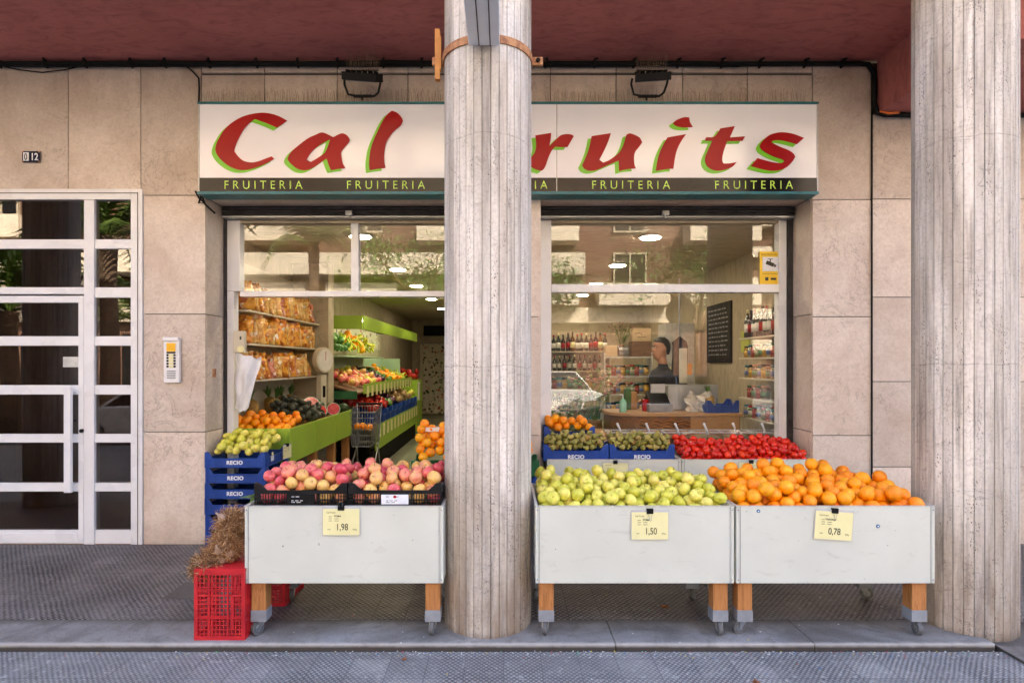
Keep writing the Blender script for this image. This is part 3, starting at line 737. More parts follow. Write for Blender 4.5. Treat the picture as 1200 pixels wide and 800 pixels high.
m = MB().box(-.038, .036, -.035, -.0305, .075, .145); m.build('lit_tag', yl, t)
m = MB().box(-.038, .036, -.034, -.0305, .058, .072); m.build('dark_strip', M['black'], t)
for k in range(5):
    z = .043-k*.024
    for s in (-1, 1): MB().box(s*.030-.008, s*.030+.008, -.038, -.0305, z-.008, z+.008).build('button', M['black'], t, bevel=.002)
    MB().box(-.018, .018, -.034, -.0305, z-.009, z+.009).build('name_tag', M['card'], t)
m = MB()
for k in range(5): m.box(-.036, .036, -.033, -.0305, -.095-k*.015, -.087-k*.015)
m.build('speaker_grille', M['grey_paint'], t)
# small box sticker on left jamb
o = MB().box(-2.5425, -2.535, 5.22, 5.27, PZ(442,5.24), PZ(432,5.24)).build('jamb_switch', M['rust'])
tag(o, 'small brown key switch on the left marble jamb', 'switch')
# ================================================================= fruit meshes (unit radius) and piles
def apple_mesh(name, skin, lob=5, tall=.9):
    prof = []
    for i in range(15):
        t = math.pi*i/14
        z = tall*math.cos(t) - .30*math.exp(-(t/.33)**2) + .16*math.exp(-((math.pi-t)/.28)**2)
        prof.append((max(0, math.sin(t)*(1+.07*math.cos(t))), z))
    m = MB(); m.lathe(prof, 20, lobes=lob, amp=.018)
    m.k = 1; m.tube([(0,0,tall-.42),(.03,.01,tall-.12),(.09,.04,tall+.12)], [.035,.03,.05], 5)
    return m.mesh(name, [skin, M['stem']], True)
def orange_mesh(name, skin):
    m = MB(); prof = [(math.sin(math.pi*i/14)*1.0, .95*math.cos(math.pi*i/14) - .05*math.exp(-(math.pi*i/14/.2)**2)) for i in range(15)]
    m.lathe(prof, 20); m.k = 1; m.ell((0,0,.895), .07, .07, .02, 6, 4)
    return m.mesh(name, [skin, M['leaf']], True)
def tomato_mesh():
    m = MB(); prof = []
    for i in range(13):
        t = math.pi*i/12; prof.append((math.sin(t), .92*math.cos(t) - .2*math.exp(-(t/.35)**2)))
    m.lathe(prof, 20, lobes=5, amp=.012); m.k = 1
    for k in range(6):
        a = k*math.pi/3; c, s = math.cos(a), math.sin(a); p = (-s*.09, c*.09)
        m.add([(0,0,.66),(c*.25+p[0],s*.25+p[1],.72),(c*.6,s*.6,.74),(c*.25-p[0],s*.25-p[1],.72)], [(0,1,2,3)])
    m.tube([(0,0,.62),(.02,.02,.9)], .045, 5)
    return m.mesh('tomato', [M['tomato'], M['leaf']], True)
def pear_mesh():
    m = MB(); prof = [(0,1.25),(.16,1.2),(.3,1.05),(.38,.8),(.5,.5),(.75,.1),(.9,-.25),(.88,-.6),(.65,-.88),(.3,-.99),(0,-.9)]
    m.lathe(prof[::-1][::-1], 16); m.k = 1; m.tube([(0,0,1.15),(.04,0,1.55)], .04, 5)
    return m.mesh('pear', [M['pear'], M['stem']], True)
ME = {'pink': apple_mesh('pink_apple', M['pink_apple']), 'yellow': apple_mesh('yellow_apple', M['yellow_apple'], tall=.88),
      'orange': orange_mesh('orange', M['orange']), 'tomato': tomato_mesh(), 'pear': pear_mesh()}
def blob_mesh(name, mat_, rx=1, ry=1, rz=1, smooth=True):
    return MB().ell((0,0,0), rx, ry, rz, 12, 8).mesh(name, mat_, smooth)

def pack(n, x0, x1, y0, y1, base, r, var=.07, tries=26):
    """drop balls one after another; each rolls down to a resting place above the mound base()"""
    P = []; cell = {}; cs = r*2.4
    def rest(x, y, rr):
        z = base(x, y)+rr; cx, cy = int(x//cs), int(y//cs)
        for i in (-1,0,1):
            for j in (-1,0,1):
                for (a, b, c, q) in cell.get((cx+i, cy+j), ()):
                    d2 = (x-a)**2+(y-b)**2; s_ = (rr+q)*.955
                    if d2 < s_*s_: z = max(z, c+math.sqrt(s_*s_-d2))
        return z
    for _ in range(n):
        rr = r*(1+R.uniform(-var, var)); best = None
        for _t in range(tries):
            x = R.uniform(x0+rr, x1-rr); y = R.uniform(y0+rr, y1-rr); z = rest(x, y, rr); s_ = z-base(x, y)
            if best is None or s_ < best[0]: best = (s_, x, y, z)
        st = rr*.6
        for _t in range(30):
            x = min(x1-rr, max(x0+rr, best[1]+R.uniform(-st, st))); y = min(y1-rr, max(y0+rr, best[2]+R.uniform(-st, st))); z = rest(x, y, rr); s_ = z-base(x, y)
            if s_ < best[0]: best = (s_, x, y, z)
            if _t % 8 == 7: st *= .6
        _, x, y, z = best
        P.append((x, y, z, rr)); cell.setdefault((int(x//cs), int(y//cs)), []).append((x, y, z, rr))
    return P
def heap(name, me, P, label, cat, group, tilt=1.2, sq=None):
    out = []
    for (x, y, z, r) in P:
        o = bpy.data.objects.new(name, me); COL.objects.link(o); o.location = (x, y, z); o.scale = tuple(r*R.uniform(.94, 1.05) for _ in range(3))
        o.rotation_euler = (R.uniform(-tilt, tilt), R.uniform(-tilt, tilt), R.uniform(0, 6.28))
        tag(o, label, cat, group); out.append(o)
    return out

# ================================================================= wheeled display carts
ZT, ZB = .743, .311
def make_cart(label, W, Dp, x, y, board):
    t = thing('display_cart', label, 'display cart', (x, y, 0))
    a, b = -W/2, W/2; f, k = -Dp/2, Dp/2; th = .014
    MB().box(a+th+.001, b-th-.001, f, f+th, ZB, ZT).build('front_panel', M['cart'], t, bevel=.0015)
    MB().box(a+th+.001, b-th-.001, k-th, k, ZB, ZT).build('back_panel', M['cart'], t)
    for s in (a, b-th): MB().box(s, s+th, f, k, ZB, ZT).build('side_panel', M['cart'], t, bevel=.0015)
    MB().box(a+th+.002, b-th-.002, f+th+.001, k-th-.001, board-.018, board).build('display_board', M['grey_paint'], t)
    m = MB()
    for s in (a+.020, b-.024): m.box(s, s+.003, f-.0018, f-.0002, ZB, ZT)
    for s in (a+.03, b-.03):
        for z in (ZB+.02, ZT-.02): m.cyl((s-.02*(1 if s < 0 else -1), f-.0015, z), .0035, .003, 8, 'y')
    m.build('edge_seam', M['grey_paint'], t)
    m = MB(); m.box(a-.003, b+.003, f-.0035, f+.012, ZT+.0005, ZT+.0035); m.box(a-.003, a+.012, f+.0125, k, ZT+.0005, ZT+.0035); m.box(b-.012, b+.003, f+.0125, k, ZT+.0005, ZT+.0035)
    m.build('rim_trim', M['cart_trim'], t)
    lw = .082
    for sx_ in (-1, 1):
        for sy_ in (-1, 1):
            cx = sx_*(W/2-.022-lw/2); cy = sy_*(Dp/2-.02-lw/2)
            lg = MB().box(-lw/2, lw/2, -lw/2, lw/2, .128, .45 if sy_ > 0 else ZB+.2).build('leg', M['leg_wood'] if sy_ < 0 else M['wood_brown'], t, bevel=.002, loc=(cx, cy if sy_ > 0 else cy+.016, 0))
            MB().box(-lw/2-.003, lw/2+.003, -lw/2-.003, lw/2+.003, .080, .145).build('sleeve', M['grey_paint'], lg, bevel=.001)
            an = R.uniform(-.9, .9)-(.9 if sx_ > 0 else 2.2)
            m = MB(); m.M = Matrix.Rotation(an, 4, 'Z'); m.cyl((0,0,.077), .028, .006, 12)
            for s in (-1, 1): m.prism([(-.02,.074),(.026,.074),(.036,.040),(.024,.028),(.012,.040)], s*.017-.0015, s*.017+.0015, 'xz')
            m.build('caster_fork', M['steel'], lg)
            m = MB(); m.M = Matrix.Rotation(an, 4, 'Z'); m.cyl((.026, 0, .0385), .0385, .024, 22, 'y'); m.build('wheel', M['rubber'], lg, bevel=.003)
            m = MB(); m.M = Matrix.Rotation(an, 4, 'Z'); m.cyl((.026, 0, .0385), .021, .026, 16, 'y'); m.build('wheel_hub', M['steel'], lg, bevel=.002)
    return t
FY = 3.36; DP = .64; k_ = F/FY
cxs = [((286+520)/2-CX)/k_, ((628+860)/2-CX)/k_, ((862.5+1096)/2-CX)/k_]
WC = 1.116
make_cart('off-white wheeled display cart carrying black crates of pink apples, left of the middle column', WC, DP, cxs[0], FY+DP/2, .728)
make_cart('off-white wheeled display cart full of yellow-green apples, right of the middle column', WC, DP, cxs[1], FY+DP/2, .64)
make_cart('off-white wheeled display cart full of oranges, at the right end of the front row', WC, DP, cxs[2], FY+DP/2, .64)
BY = 4.98; BD = .44; W2 = 1.115
bx = [.365+W2/2, .372+W2*1.5]
make_cart('off-white cart behind the yellow-green apples, holding blue crates of small pears', W2, BD, bx[0], BY+BD/2, .728)
make_cart('off-white cart heaped with red tomatoes under the right shop window', W2, BD, bx[1], BY+BD/2, .66)
m = MB().cyl((0,0,0), .010, .003, 16, 'y')
for (px_, py_) in ((1028.5, 616), (888.5, 597.5)):
    o = m.build('round_sticker', simple('blue_sticker', (.01,.12,.30), ns=20), loc=(PX(px_, FY), FY-.003, PZ(py_, FY)-(.0 if py_ > 600 else .004)))
    MB().cyl((0,-.002,0), .004, .002, 10, 'y').build('sticker_centre', M['white_print'], o)
    tag(o, 'round blue fruit sticker on the orange cart, '+('low on the right half' if px_ > 1000 else 'at the top left rim'), 'sticker')

# heaps on the front carts
def slope(y0, y1, z0, z1): return lambda y: z0+(z1-z0)*min(1, max(0, (y-y0)/(y1-y0)))
x0, x1 = cxs[1]-WC/2+.02, cxs[1]+WC/2-.02
sl = slope(FY, FY+DP, .668, .738)
P = pack(168, x0, x1, FY+.02, FY+DP-.03, lambda x, y: sl(y)+.012*math.sin(7*x+1)*math.sin(5*y), .0385)
heap('yellow_apple', ME['yellow'], P, 'yellow-green apple in the heap on the cart right of the middle column', 'apple', 'yellow-green apples heaped on the middle cart')
x0, x1 = cxs[2]-WC/2+.02, cxs[2]+WC/2-.02
def ob(x, y):
    u = (x-x0)/(x1-x0); prof = .55+.45*math.exp(-((u-.42)/.36)**2)
    return .665 + sl2(y)*prof*(1-.55*max(0, (u-.72)/.28)**1.5)
sl2 = slope(FY+.02, FY+DP*.85, .0, .092)
P = pack(158, x0, x1, FY+.02, FY+DP-.03, ob, .0412)
heap('orange', ME['orange'], P, 'orange in the big heap on the right front cart', 'orange', 'oranges heaped on the right front cart')
# tomatoes
x0, x1 = bx[1]-W2/2+.02, bx[1]+W2/2-.02
sl3 = slope(BY, BY+BD, .69, .79)
P = pack(205, x0, x1, BY+.02, BY+BD-.02, lambda x, y: sl3(y)+.015*math.sin(6*x)-.05*max(0, (x-x0)/(x1-x0)-.6), .031)
heap('tomato', ME['tomato'], P, 'red tomato in the heap below the right shop window', 'tomato', 'tomatoes heaped on the back cart')

# ================================================================= crates
def notch(w, h, lo, c1, c2):
    return [(-w/2, 0), (w/2, 0), (w/2, h), (w/2-c1, h), (w/2-c2, lo), (-w/2+c2, lo), (-w/2+c1, h), (-w/2, h)]
def solid_crate(name, label, W, Dp, h, mat_, loc, txt=None, rz=0, group=None, tz=.012, notch_side=True, extra=None):
    t = thing(name, label, 'crate', loc, rz, group)
    th = .008; lo = h*.62
    f, k = -Dp/2, Dp/2
    for nm, y in (('front_wall', f), ('back_wall', k-th)):
        m = MB(); m.prism(notch(W, h, lo, .035, .07), y, y+th, 'xz')
        yo = y-.003 if y < 0 else y+th; 
        for z in (.004, lo-.012): m.box(-W/2+.012, W/2-.012, yo, yo+.003, z, z+.005)
        for i in range(9):
            x = -W/2+.03+i*(W-.06)/8
            if abs(x) > .075 or y > 0: m.box(x-.002, x+.002, yo, yo+.003, .0095, lo-.0125)
        for s in (-1, 1): m.box(s*(W/2-.012)-.010, s*(W/2-.012)+.010, yo, yo+.003, 0, h)
        m.build(nm, mat_, t, bevel=.0012, seg=1)
    for s in (-1, 1):
        m = MB(); x = s*(W/2)-(th if s > 0 else 0)
        m.prism(notch(Dp-2*th-.002, h, lo if notch_side else h, .04, .09), x, x+th, 'yz')
        for i in range(10):
            y = f+.04+i*(Dp-.08)/9; xx = x+th if s > 0 else x-.003
            m.box(xx, xx+.003, y-.002, y+.002, .01, lo-.012)
        m.build('side_wall', mat_, t)
    MB().box(-W/2+th+.001, W/2-th-.001, f+th+.001, k-th-.001, .003, .010).build('crate_floor', mat_, t)
    if txt:
        text(txt, .044, M['white_print'], 'lettering', t, (0, f-.0045, tz-.003), .0008, spacing=1.12, bold=.0022)
    return t
# tall stack left
SW, SD, SH = .515, .53, .131
X0 = -2.535+SW/2+.004
where = ['at the foot', 'second from the bottom', 'third from the bottom', 'third from the top', 'second from the top', 'topmost, holding yellow apples,']
for i in range(6):
    solid_crate('blue_crate', f'blue plastic crate {where[i]} of the tall stack beside the left shopfront', SW, SD, SH, M['blue_plastic'], (X0+R.uniform(-.004,.004), 5.06+SD/2, .003+i*(SH+.0005)), 'RECIO', tz=.034, group='blue crates stacked beside the left shopfront')
zt = .003+6*SH
P = pack(48, X0-SW/2+.01, X0+SW/2-.01, 5.07, 5.06+SD-.01, lambda x, y: zt-.055+.09*min(1, (y-5.06)/.35), .039)
heap('yellow_apple', ME['yellow'], P, 'yellow apple in the top blue crate beside the left shopfront', 'apple', 'yellow apples in the top blue crate')
sd = thing('crate_label', 'small white and yellow stickers on the side of the top blue crate', 'label', (X0+SW/2+.004, 5.2, zt-.09))
MB().box(0, .002, -.03, .03, .0, .045).build('white_sticker', M['white_print'], sd); MB().box(0, .002, -.015, .02, .05, .075).build('yellow_sticker', M['card'], sd)

# black slotted crates with pink apples
def black_crate(label, x, plate, y0=3.385, W=.527, Dp=.50, h=.138, z=.7305):
    t = thing('black_crate', label, 'crate', (x, y0+Dp/2, z)); th = .007; lo = .098
    for nm, y in (('front_wall', -Dp/2), ('back_wall', Dp/2-th)):
        m = MB()
        m.box(-W/2, W/2, y, y+th, 0, .016); m.box(-W/2, W/2, y+.001, y+th-.001, .040, .047)
        m.prism([(-W/2,.078),(W/2,.078),(W/2,h),(W/2-.03,h),(W/2-.075,lo),(-W/2+.075,lo),(-W/2+.03,h),(-W/2,h)], y, y+th, 'xz')
        n = 34
        for i in range(n+1):
            xx = -W/2+.004+i*(W-.008)/n
            if abs(xx) > .08 or y > 0: m.box(xx-.0022, xx+.0022, y+.0015, y+th-.0015, .012, .08)
        m.box(-.08, .08, y+.0005, y+th-.0005, .0165, .0775)
        for s in (-1, 1): m.box(s*(W/2-.022)-.022, s*(W/2-.022)+.022, y-.002, y-.0003, .006, .012); m.box(s*(W/2-.022)-.022, s*(W/2-.022)+.022, y-.002, y-.0003, .06, .066)
        m.build(nm, M['black_plastic'], t)
    for s in (-1, 1):
        m = MB(); xx = s*W/2-(th if s > 0 else 0); L = Dp-2*th-.002
        m.box(xx, xx+th, -L/2, L/2, 0, .016); m.box(xx, xx+th, -L/2, L/2, .04, .047)
        m.prism([(-L/2,.078),(L/2,.078),(L/2,h),(L/2-.03,h),(L/2-.09,lo),(-L/2+.09,lo),(-L/2+.03,h),(-L/2,h)], xx, xx+th, 'yz')
        for i in range(29): yy = -L/2+.004+i*(L-.008)/28; m.box(xx+.0015, xx+th-.0015, yy-.002, yy+.002, .012, .08)
        m.build('side_wall', M['black_plastic'], t)
    MB().box(-W/2+th+.001, W/2-th-.001, -Dp/2+th+.001, Dp/2-th-.001, .002, .008).build('crate_floor', M['black_plastic'], t)
    yy = -Dp/2-.0022
    p = MB().box(-.077, .077, yy-.0006, yy+.002, .020, .074).build('label_plate', M['black'] if plate == 0 else M['white_print'], t)
    m = MB(); c_ = M['white_print'] if plate == 0 else M['ink']
    for zz, ws in ((.060, (.016, .020)), (.038, (.012, .02, .016)), (.029, (.02, .026))):
        x_ = -.05
        for w_ in ws:
            for j in range(int(w_/.004)): m.box(x_, x_+.0026, yy-.0012, yy-.0006, zz, zz+.0055*R.uniform(.6, 1)); x_ += .004
            x_ += .008
            if plate and zz > .05: x_ += .028
    m.build('illegible_print', c_, p)
    if plate: MB().ell((0, yy-.001, .062), .010, .001, .008, 10, 6).build('red_emblem', M['sign_red'], p)
    return t
bxl = [cxs[0]-WC/2+.042+.2635, cxs[0]-WC/2+.042+.527+.2635+.008]
for i in (0, 1):
    black_crate(('slotted black crate with a dark label, left of two on the left cart', 'slotted black crate with a white label, right of two on the left cart')[i], bxl[i], i)
    c = bxl[i]
    P = [(c-.215+j*.086, 3.437, .742+.037, .0372) for j in range(6)] + pack(60, c-.253, c+.253, 3.395, 3.875, lambda x, y: .757+.045*math.sin(math.pi*min(1, max(0, (y-3.39)/.55)))+.012*math.cos((x-c)*6), .0385)
    heap('pink_apple', ME['pink'], P, ('pink apple heaped in the left black crate on the left cart', 'pink apple heaped in the right black crate on the left cart')[i], 'apple', ('pink apples in the left black crate', 'pink apples in the right black crate')[i])

# pear crates and orange crate on the back cart
pc = [(PX(675, 5.0)), (PX(752.5, 5.0))]
for i in (0, 1):
    solid_crate('blue_crate', ('blue crate of small russet pears, nearest the middle column', 'blue crate of small russet pears, next to the red tomatoes')[i], .545, .235, .135, M['blue_plastic'], (pc[i], 5.0+.1175, .7305), 'RECIO', tz=.022, group='blue crates of pears on the back cart')
    c = pc[i]
    P = pack(80, c-.262, c+.262, 5.012, 5.225, lambda x, y: .80+.045*(y-5.0)/.22, .0262, .1)
    heap('pear', ME['pear'], P, ('small russet pear in the blue crate nearest the middle column', 'small russet pear in the blue crate next to the tomatoes')[i], 'pear', ('pears in the blue crate nearest the column', 'pears in the blue crate next to the tomatoes')[i], 1.6)
oc = (PX(637, 5.27)+PX(697, 5.27))/2
solid_crate('blue_crate', 'blue crate under the pears, raised and holding a dozen oranges at the window post', .45, .18, .16, M['blue_plastic'], (oc, 5.335, .83), None, notch_side=False)
solid_crate('blue_crate', 'blue crate propping up the small orange crate at the window post', .45, .17, .098, M['blue_plastic'], (oc, 5.335, .7305), None, notch_side=False)
P = pack(14, oc-.215, oc+.215, 5.255, 5.42, lambda x, y: .935+.03*(y-5.25)/.2, .038)
heap('orange', ME['orange'], P, 'orange in the small raised blue crate behind the pears', 'orange', 'oranges in the small raised crate')

# crate stacks in front of the centre pier
for (xa, xb, side) in ((-.735, -.26, 'left'), (-.235, .285, 'right')):
    c = (xa+xb)/2; W = xb-xa
    z = .003
    for i in range(6):
        g_ = i == 5
        solid_crate('green_crate' if g_ else 'blue_crate', (f'green crate of oranges topping the stack just {side} of the middle column' if g_ else f'blue crate, number {i+1} up in the stack behind the middle column on its {side} side'),
                    W, .33, .128, M['green_plastic'] if g_ else M['blue_plastic'], (c, 4.755+.165, z), 'RECIO', tz=.03, group=None if g_ else f'blue crates stacked behind the middle column, {side} stack')
        z += .1285
    P = pack(38 if side == 'left' else 20, xa+.01, xb-.01, 4.765, 5.078, lambda x, y: z-.05+.20*min(1, max(0, (y-4.76)/.30)), .0385)
    heap('orange', ME['orange'], P, f'orange heaped in the green crate just {side} of the middle column', 'orange', f'oranges in the green crate {side} of the column')
o = MB().box(-.70, -.42, 5.0, 5.09, z+.20, z+.235).build('carton_lid', M['paper']); tag(o, 'flattened pale carton lying behind the oranges by the middle column', 'carton')

# ================================================================= price cards with binder clips
def price_card(label, xc, y, ztop, price, name, w=.165, h=.118, rz=0, small=False):
    t = thing('price_card', label, 'price card', (xc, y, ztop)); t.rotation_euler = (0, rz, 0)
    MB().box(-w/2-.004, w/2+.004, -.0025, -.0005, -h-.004, .004).build('plastic_sleeve', M['plastic_sleeve'], t)
    cd = MB().box(-w/2, w/2, -.0042, -.0027, -h, -.008).build('card', M['card'], t)
    Y_ = -.0046
    if price: text(price, .052, M['ink'], 'price', cd, (.005, Y_, -h*.82), .0004, xs=.78, bold=.0003)
    text('PVP', .010, M['ink'], 'lettering', cd, (-.068, Y_, -h*.82), .0003)
    text('€/Kg', .011, M['ink'], 'lettering', cd, (.076, Y_, -h*.82), .0003)
    if name: text(name, .014, M['ink'], 'lettering', cd, (-.020, Y_, -h*.345), .0003, bold=.0003)
    text('Cal Fruits', .013, M['ink'], 'lettering', cd, (-w*.28, Y_, -h*.21), .0003)
    m = MB()
    for k in range(3):
        m.box(-.070, -.052, Y_-.0003, Y_, -h*(.34+k*.075), -h*(.325+k*.075))
        if k: m.box(-.038, -.014, Y_-.0003, Y_, -h*(.34+k*.075), -h*(.325+k*.075))
    m.build('small_print', M['ink'], cd)
    cpp = MB().prism([(-.010, .012),(.012,.012),(.012,-.002),(.006,-.016),(-.010,-.016)], -.018, .018, 'yz').build('binder_clip', M['black'], t)
    m = MB()
    up = small
    if up: m.tube([(-.008,-.012,.008),(-.011,-.014,.022),(-.005,-.014,.034),(.005,-.014,.034),(.011,-.014,.022),(.008,-.012,.008)], .0012, 5)
    else: m.tube([(-.010,-.0125,-.016),(-.004,-.0125,-.040),(-.007,-.0125,-.048),(0,-.0125,-.056),(.007,-.0125,-.048),(.004,-.0125,-.040),(.010,-.0125,-.016)], .0011, 5)
    m.build('clip_wire', M['steel'], cpp)
    return t
Y = FY-.0045
price_card('yellow price card reading 1,98 clipped to the cart of pink apples', PX(400, Y), Y, PZ(594, Y), '1,98', 'POMA', w=.205, h=.155, small=True)
price_card('yellow price card reading 1,50 clipped to the cart of yellow-green apples', PX(761.5, Y), Y, PZ(598, Y), '1,50', 'POMA', w=.205, h=.160)
price_card('tilted yellow price card reading 0,78 clipped to the front cart of oranges', PX(978, Y), Y, PZ(597.5, Y), '0,78', 'TARONJA', w=.21, h=.165, rz=rad(4))
Y = BY-.0045
price_card('yellow price card clipped below the blue crates of pears', PX(721, Y), Y, PZ(541, Y), '', '', w=.21, h=.14, small=True)
price_card('yellow price card clipped below the red tomatoes', PX(880, Y), Y, PZ(540.5, Y), '', '', w=.20, h=.14)
t = price_card('yellow price card hanging on the side of the top blue crate', -1.985, 5.48, .80, '', '', w=.13, h=.12)
t.rotation_euler = (0, 0, rad(78))

# ================================================================= red crates and the bundle of garlic
def red_crate(label, loc, W=.285, H=.40, Dp=.27, rz=0):
    t = thing('red_crate', label, 'crate', loc, rz)
    def grid(m, w, h, put, nx, nz, heavy):
        for i in range(nx+1):
            x = -w/2+i*w/nx; b = .005 if i in heavy else .0026
            put(m, max(-w/2, x-b), min(w/2, x+b), 0, h)
        for j in range(nz+1):
            z = j*h/nz; b = .005 if j % 5 == 0 else .0026
            put(m, -w/2, w/2, max(0, z-b), min(h, z+b))
    th = .006
    m = MB(); grid(m, W-.02, H-.02, lambda m, a, b, c, d: m.box(a, b, -Dp/2+R.uniform(0,.0008), -Dp/2+th+R.uniform(0,.0008), c+.01, d+.01), 12, 16, (0, 4, 8, 12))
    for (a, b, c, d) in ((-W/2, W/2, 0, .022), (-W/2, W/2, H-.035, H), (-W/2, -W/2+.02, .0225, H-.0355), (W/2-.02, W/2, .0225, H-.0355), (.062, .080, .06, H-.16)):
        m.box(a, b, -Dp/2-.004, -Dp/2+.009, c, d)
    for z in (.12, .20, .28): m.box(-W/2+.0205, W/2-.0205, -Dp/2-.005, -Dp/2-.0005, z, z+.006)
    for x in (-.06, .045): m.box(x, x+.006, -Dp/2-.006, -Dp/2-.001, .0225, H-.0355)
    m.build('grid_base', M['red_plastic'], t)
    for nm, s in (('side_wall', -1), ('side_wall', 1)):
        m = MB(); x = s*(W/2-.004)
        for z in (0, .095, .19, .285, H-.02): m.box(x-.004, x+.004, -Dp/2+.01, Dp/2, z, z+.018)
        for j in range(12): yy = -Dp/2+.02+j*(Dp-.03)/11; m.box(x-.0028, x+.0028, yy-.003, yy+.003, .0185, H-.0205)
        m.build(nm, M['red_plastic'], t)
    for z0 in (0.0005, H-.0095):
        m = MB(); m.box(-W/2+.0085, W/2-.0085, -Dp/2+.01, Dp/2, z0, z0+.008); m.build('end_wall', M['red_plastic'], t)
    m = MB(); m.box(-W/2+.0005, W/2-.0005, Dp/2-.02, Dp/2+.006, -.0+.0005, .012); m.box(-W/2-.012, W/2+.012, Dp/2+.0065, Dp/2+.016, .0005, .02); m.box(-W/2-.012, W/2+.012, Dp/2+.0065, Dp/2+.016, H-.02, H)
    for s in (-1, 1): m.box(s*(W/2+.006)-.006, s*(W/2+.006)+.006, Dp/2+.0065, Dp/2+.016, .0205, H-.0205)
    m.build('crate_rim', M['red_plastic'], t)
    return t
red_crate('red latticed plastic crate standing on end at the kerb, left of the left cart', (PX(257, 3.34), 3.345+.135, .0), rz=0)
red_crate('red latticed plastic crate half hidden behind the legs of the left cart', (-1.56, 3.96, 0), W=.34, H=.33, Dp=.30)

GM = simple('dry_garlic_root', (.38,.19,.08), (.21,.09,.035), ns=20, rough=.85, rnd=.3)
GM2 = simple('pale_dry_stalk', (.66,.46,.26), (.45,.28,.15), ns=20, rough=.85)
GB = simple('garlic_skin', (.46,.33,.24), (.34,.22,.15), ns=14, rough=.6)
def garlic(label, c, rx, ry, rz_, n, seed):
    rg = random.Random(seed)
    t = thing('garlic_bundle', label, 'garlic bundle', c)
    m = MB()
    for _ in range(n):
        a = rg.uniform(0, 6.283); ct = rg.uniform(-.9, 1); s_ = math.sqrt(max(0, 1-ct*ct))
        d = Vector((s_*math.cos(a), s_*math.sin(a), ct)); r0 = rg.uniform(.45, .95)
        p = Vector((d.x*rx*r0, d.y*ry*r0, d.z*rz_*r0)); q = d.copy()
        pts = [p.copy()]
        for k in range(3):
            q = (q + Vector((rg.uniform(-1,1), rg.uniform(-1,1), rg.uniform(-1,.9)))*.95).normalized()
            p = p + q*rg.uniform(.010, .030); pts.append(p.copy())
        m.k = 0 if rg.random() < .72 else 1
        m.tube(pts, [.0022, .0018, .0014, .0008], 3)
    m.build('root_tangle', [GM, GM2], t)
    for _ in range(2):
        a = rg.uniform(0, 6.28); MB().lathe([(0,-.02),(.02,-.018),(.026,0),(.018,.018),(.006,.03),(.005,.05)], 10).build('garlic_bulb', GB, t, smooth=True, loc=(rx*.75*math.cos(a), -abs(ry*.75*math.sin(a)), rg.uniform(-.6,.7)*rz_)).rotation_euler = (rg.uniform(-1,1), rg.uniform(-1,1), 0)
    m = MB()
    m.ell((0,0,0), rx*.62, ry*.62, rz_*.62, 12, 8); m.build('bundle_core', GM, t, smooth=True)
    return t
gx = lambda x: PX(x, 3.5); gz = lambda y: PZ(y, 3.5)
garlic('lowest straw-brown garlic bundle, spreading over the top of the red crate', (gx(252), 3.47, gz(659)), .115, .12, .068, 1500, 1)
garlic('straw-brown garlic bundle in the middle of the pile on the red crate', (gx(266), 3.50, gz(638)), .095, .11, .07, 1300, 2)
garlic('uppermost straw-brown garlic bundle, leaning on the left cart', (gx(270), 3.53, gz(615)), .078, .09, .082, 1200, 3)
m = MB()
for k in range(9):
    a = R.uniform(-.5,.5); m.tube([(-1.545,3.62,.66),(-1.50+a*.05,3.6,.72+k*.003),(-1.45+a*.1,3.58+a*.1,.745+R.uniform(0,.03)),(-1.47+a*.25,3.5,.76)], [.006,.005,.004,.001], 5)
o = m.build('garlic_stalks', simple('green_stalk', (.12,.26,.06), (.2,.3,.1), ns=9), smooth=True); tag(o, 'green garlic stalks poking up at the left corner of the left cart', 'stalks')

# ================================================================= bits on the ground
o = MB().box(PX(197, 4.0), PX(250, 4.0), 3.92, 4.22, .0005, .005).build('access_cover', M['kerb'], bevel=.002)
tag(o, 'smooth grey access cover set in the porch floor left of the red crate', 'cover', kind='structure')
def leaf(x, y, z, s, label):
    m = MB(); P_ = []
    for k in range(11):
        a = 2*math.pi*k/11; r = s*(1 if k % 2 else .45)*(1.2 if k == 3 else 1)
        P_.append((r*math.cos(a), r*math.sin(a), .006+R.uniform(0,.016)))
    m.add(P_+[(0,0,.004)], [(k, (k+1) % 11, 11) for k in range(11)])
    m.tube([(0,0,.004),(s*1.1,s*.3,.01)], .0012, 4)
    o = m.build('dry_leaf', simple('dry_brown_leaf', (.30,.10,.03), (.18,.06,.02), ns=40), loc=(x, y, z)); o.rotation_euler = (R.uniform(-.2,.2), R.uniform(-.2,.2), R.uniform(0,6))
    tag(o, label, 'leaf')
leaf(PX(780, 3.77), 3.77, .001, .035, 'dry brown leaf on the tiles under the cart of yellow-green apples')
leaf(PX(474, 3.18), 3.18, -.033, .018, 'tiny dry leaf on the pavement below the left cart')
leaf(PX(886, 2.95), 2.95, -.033, .028, 'curled dry leaf at the bottom edge below the orange cart')
m = MB(); cc = [(.75,.75,.75), (.6,.02,.03), (.02,.2,.5), (.7,.55,.05), (.05,.4,.2)]
for _ in range(420):
    m.k = R.choice([0,0,0,0,0,1,2,3,4]); x = R.uniform(-1.8, 3.2) if R.random() < .85 else R.uniform(-3, 3.3)
    y = 3.285-abs(R.gauss(0, .035)) if R.random() < .7 else (R.uniform(2.8, 3.28) if R.random() < .5 else R.uniform(3.3, 4.6))
    z = -.0335 if y < 3.295 else .0006
    m.M = Matrix.Translation((x, y, z)) @ Matrix.Rotation(R.uniform(0, 6), 4, 'Z') @ Matrix.Rotation(R.uniform(-.3, .3), 4, 'X')
    s = R.uniform(.0018, .0042); m.box(-s, s, -s, s, 0, .0012)
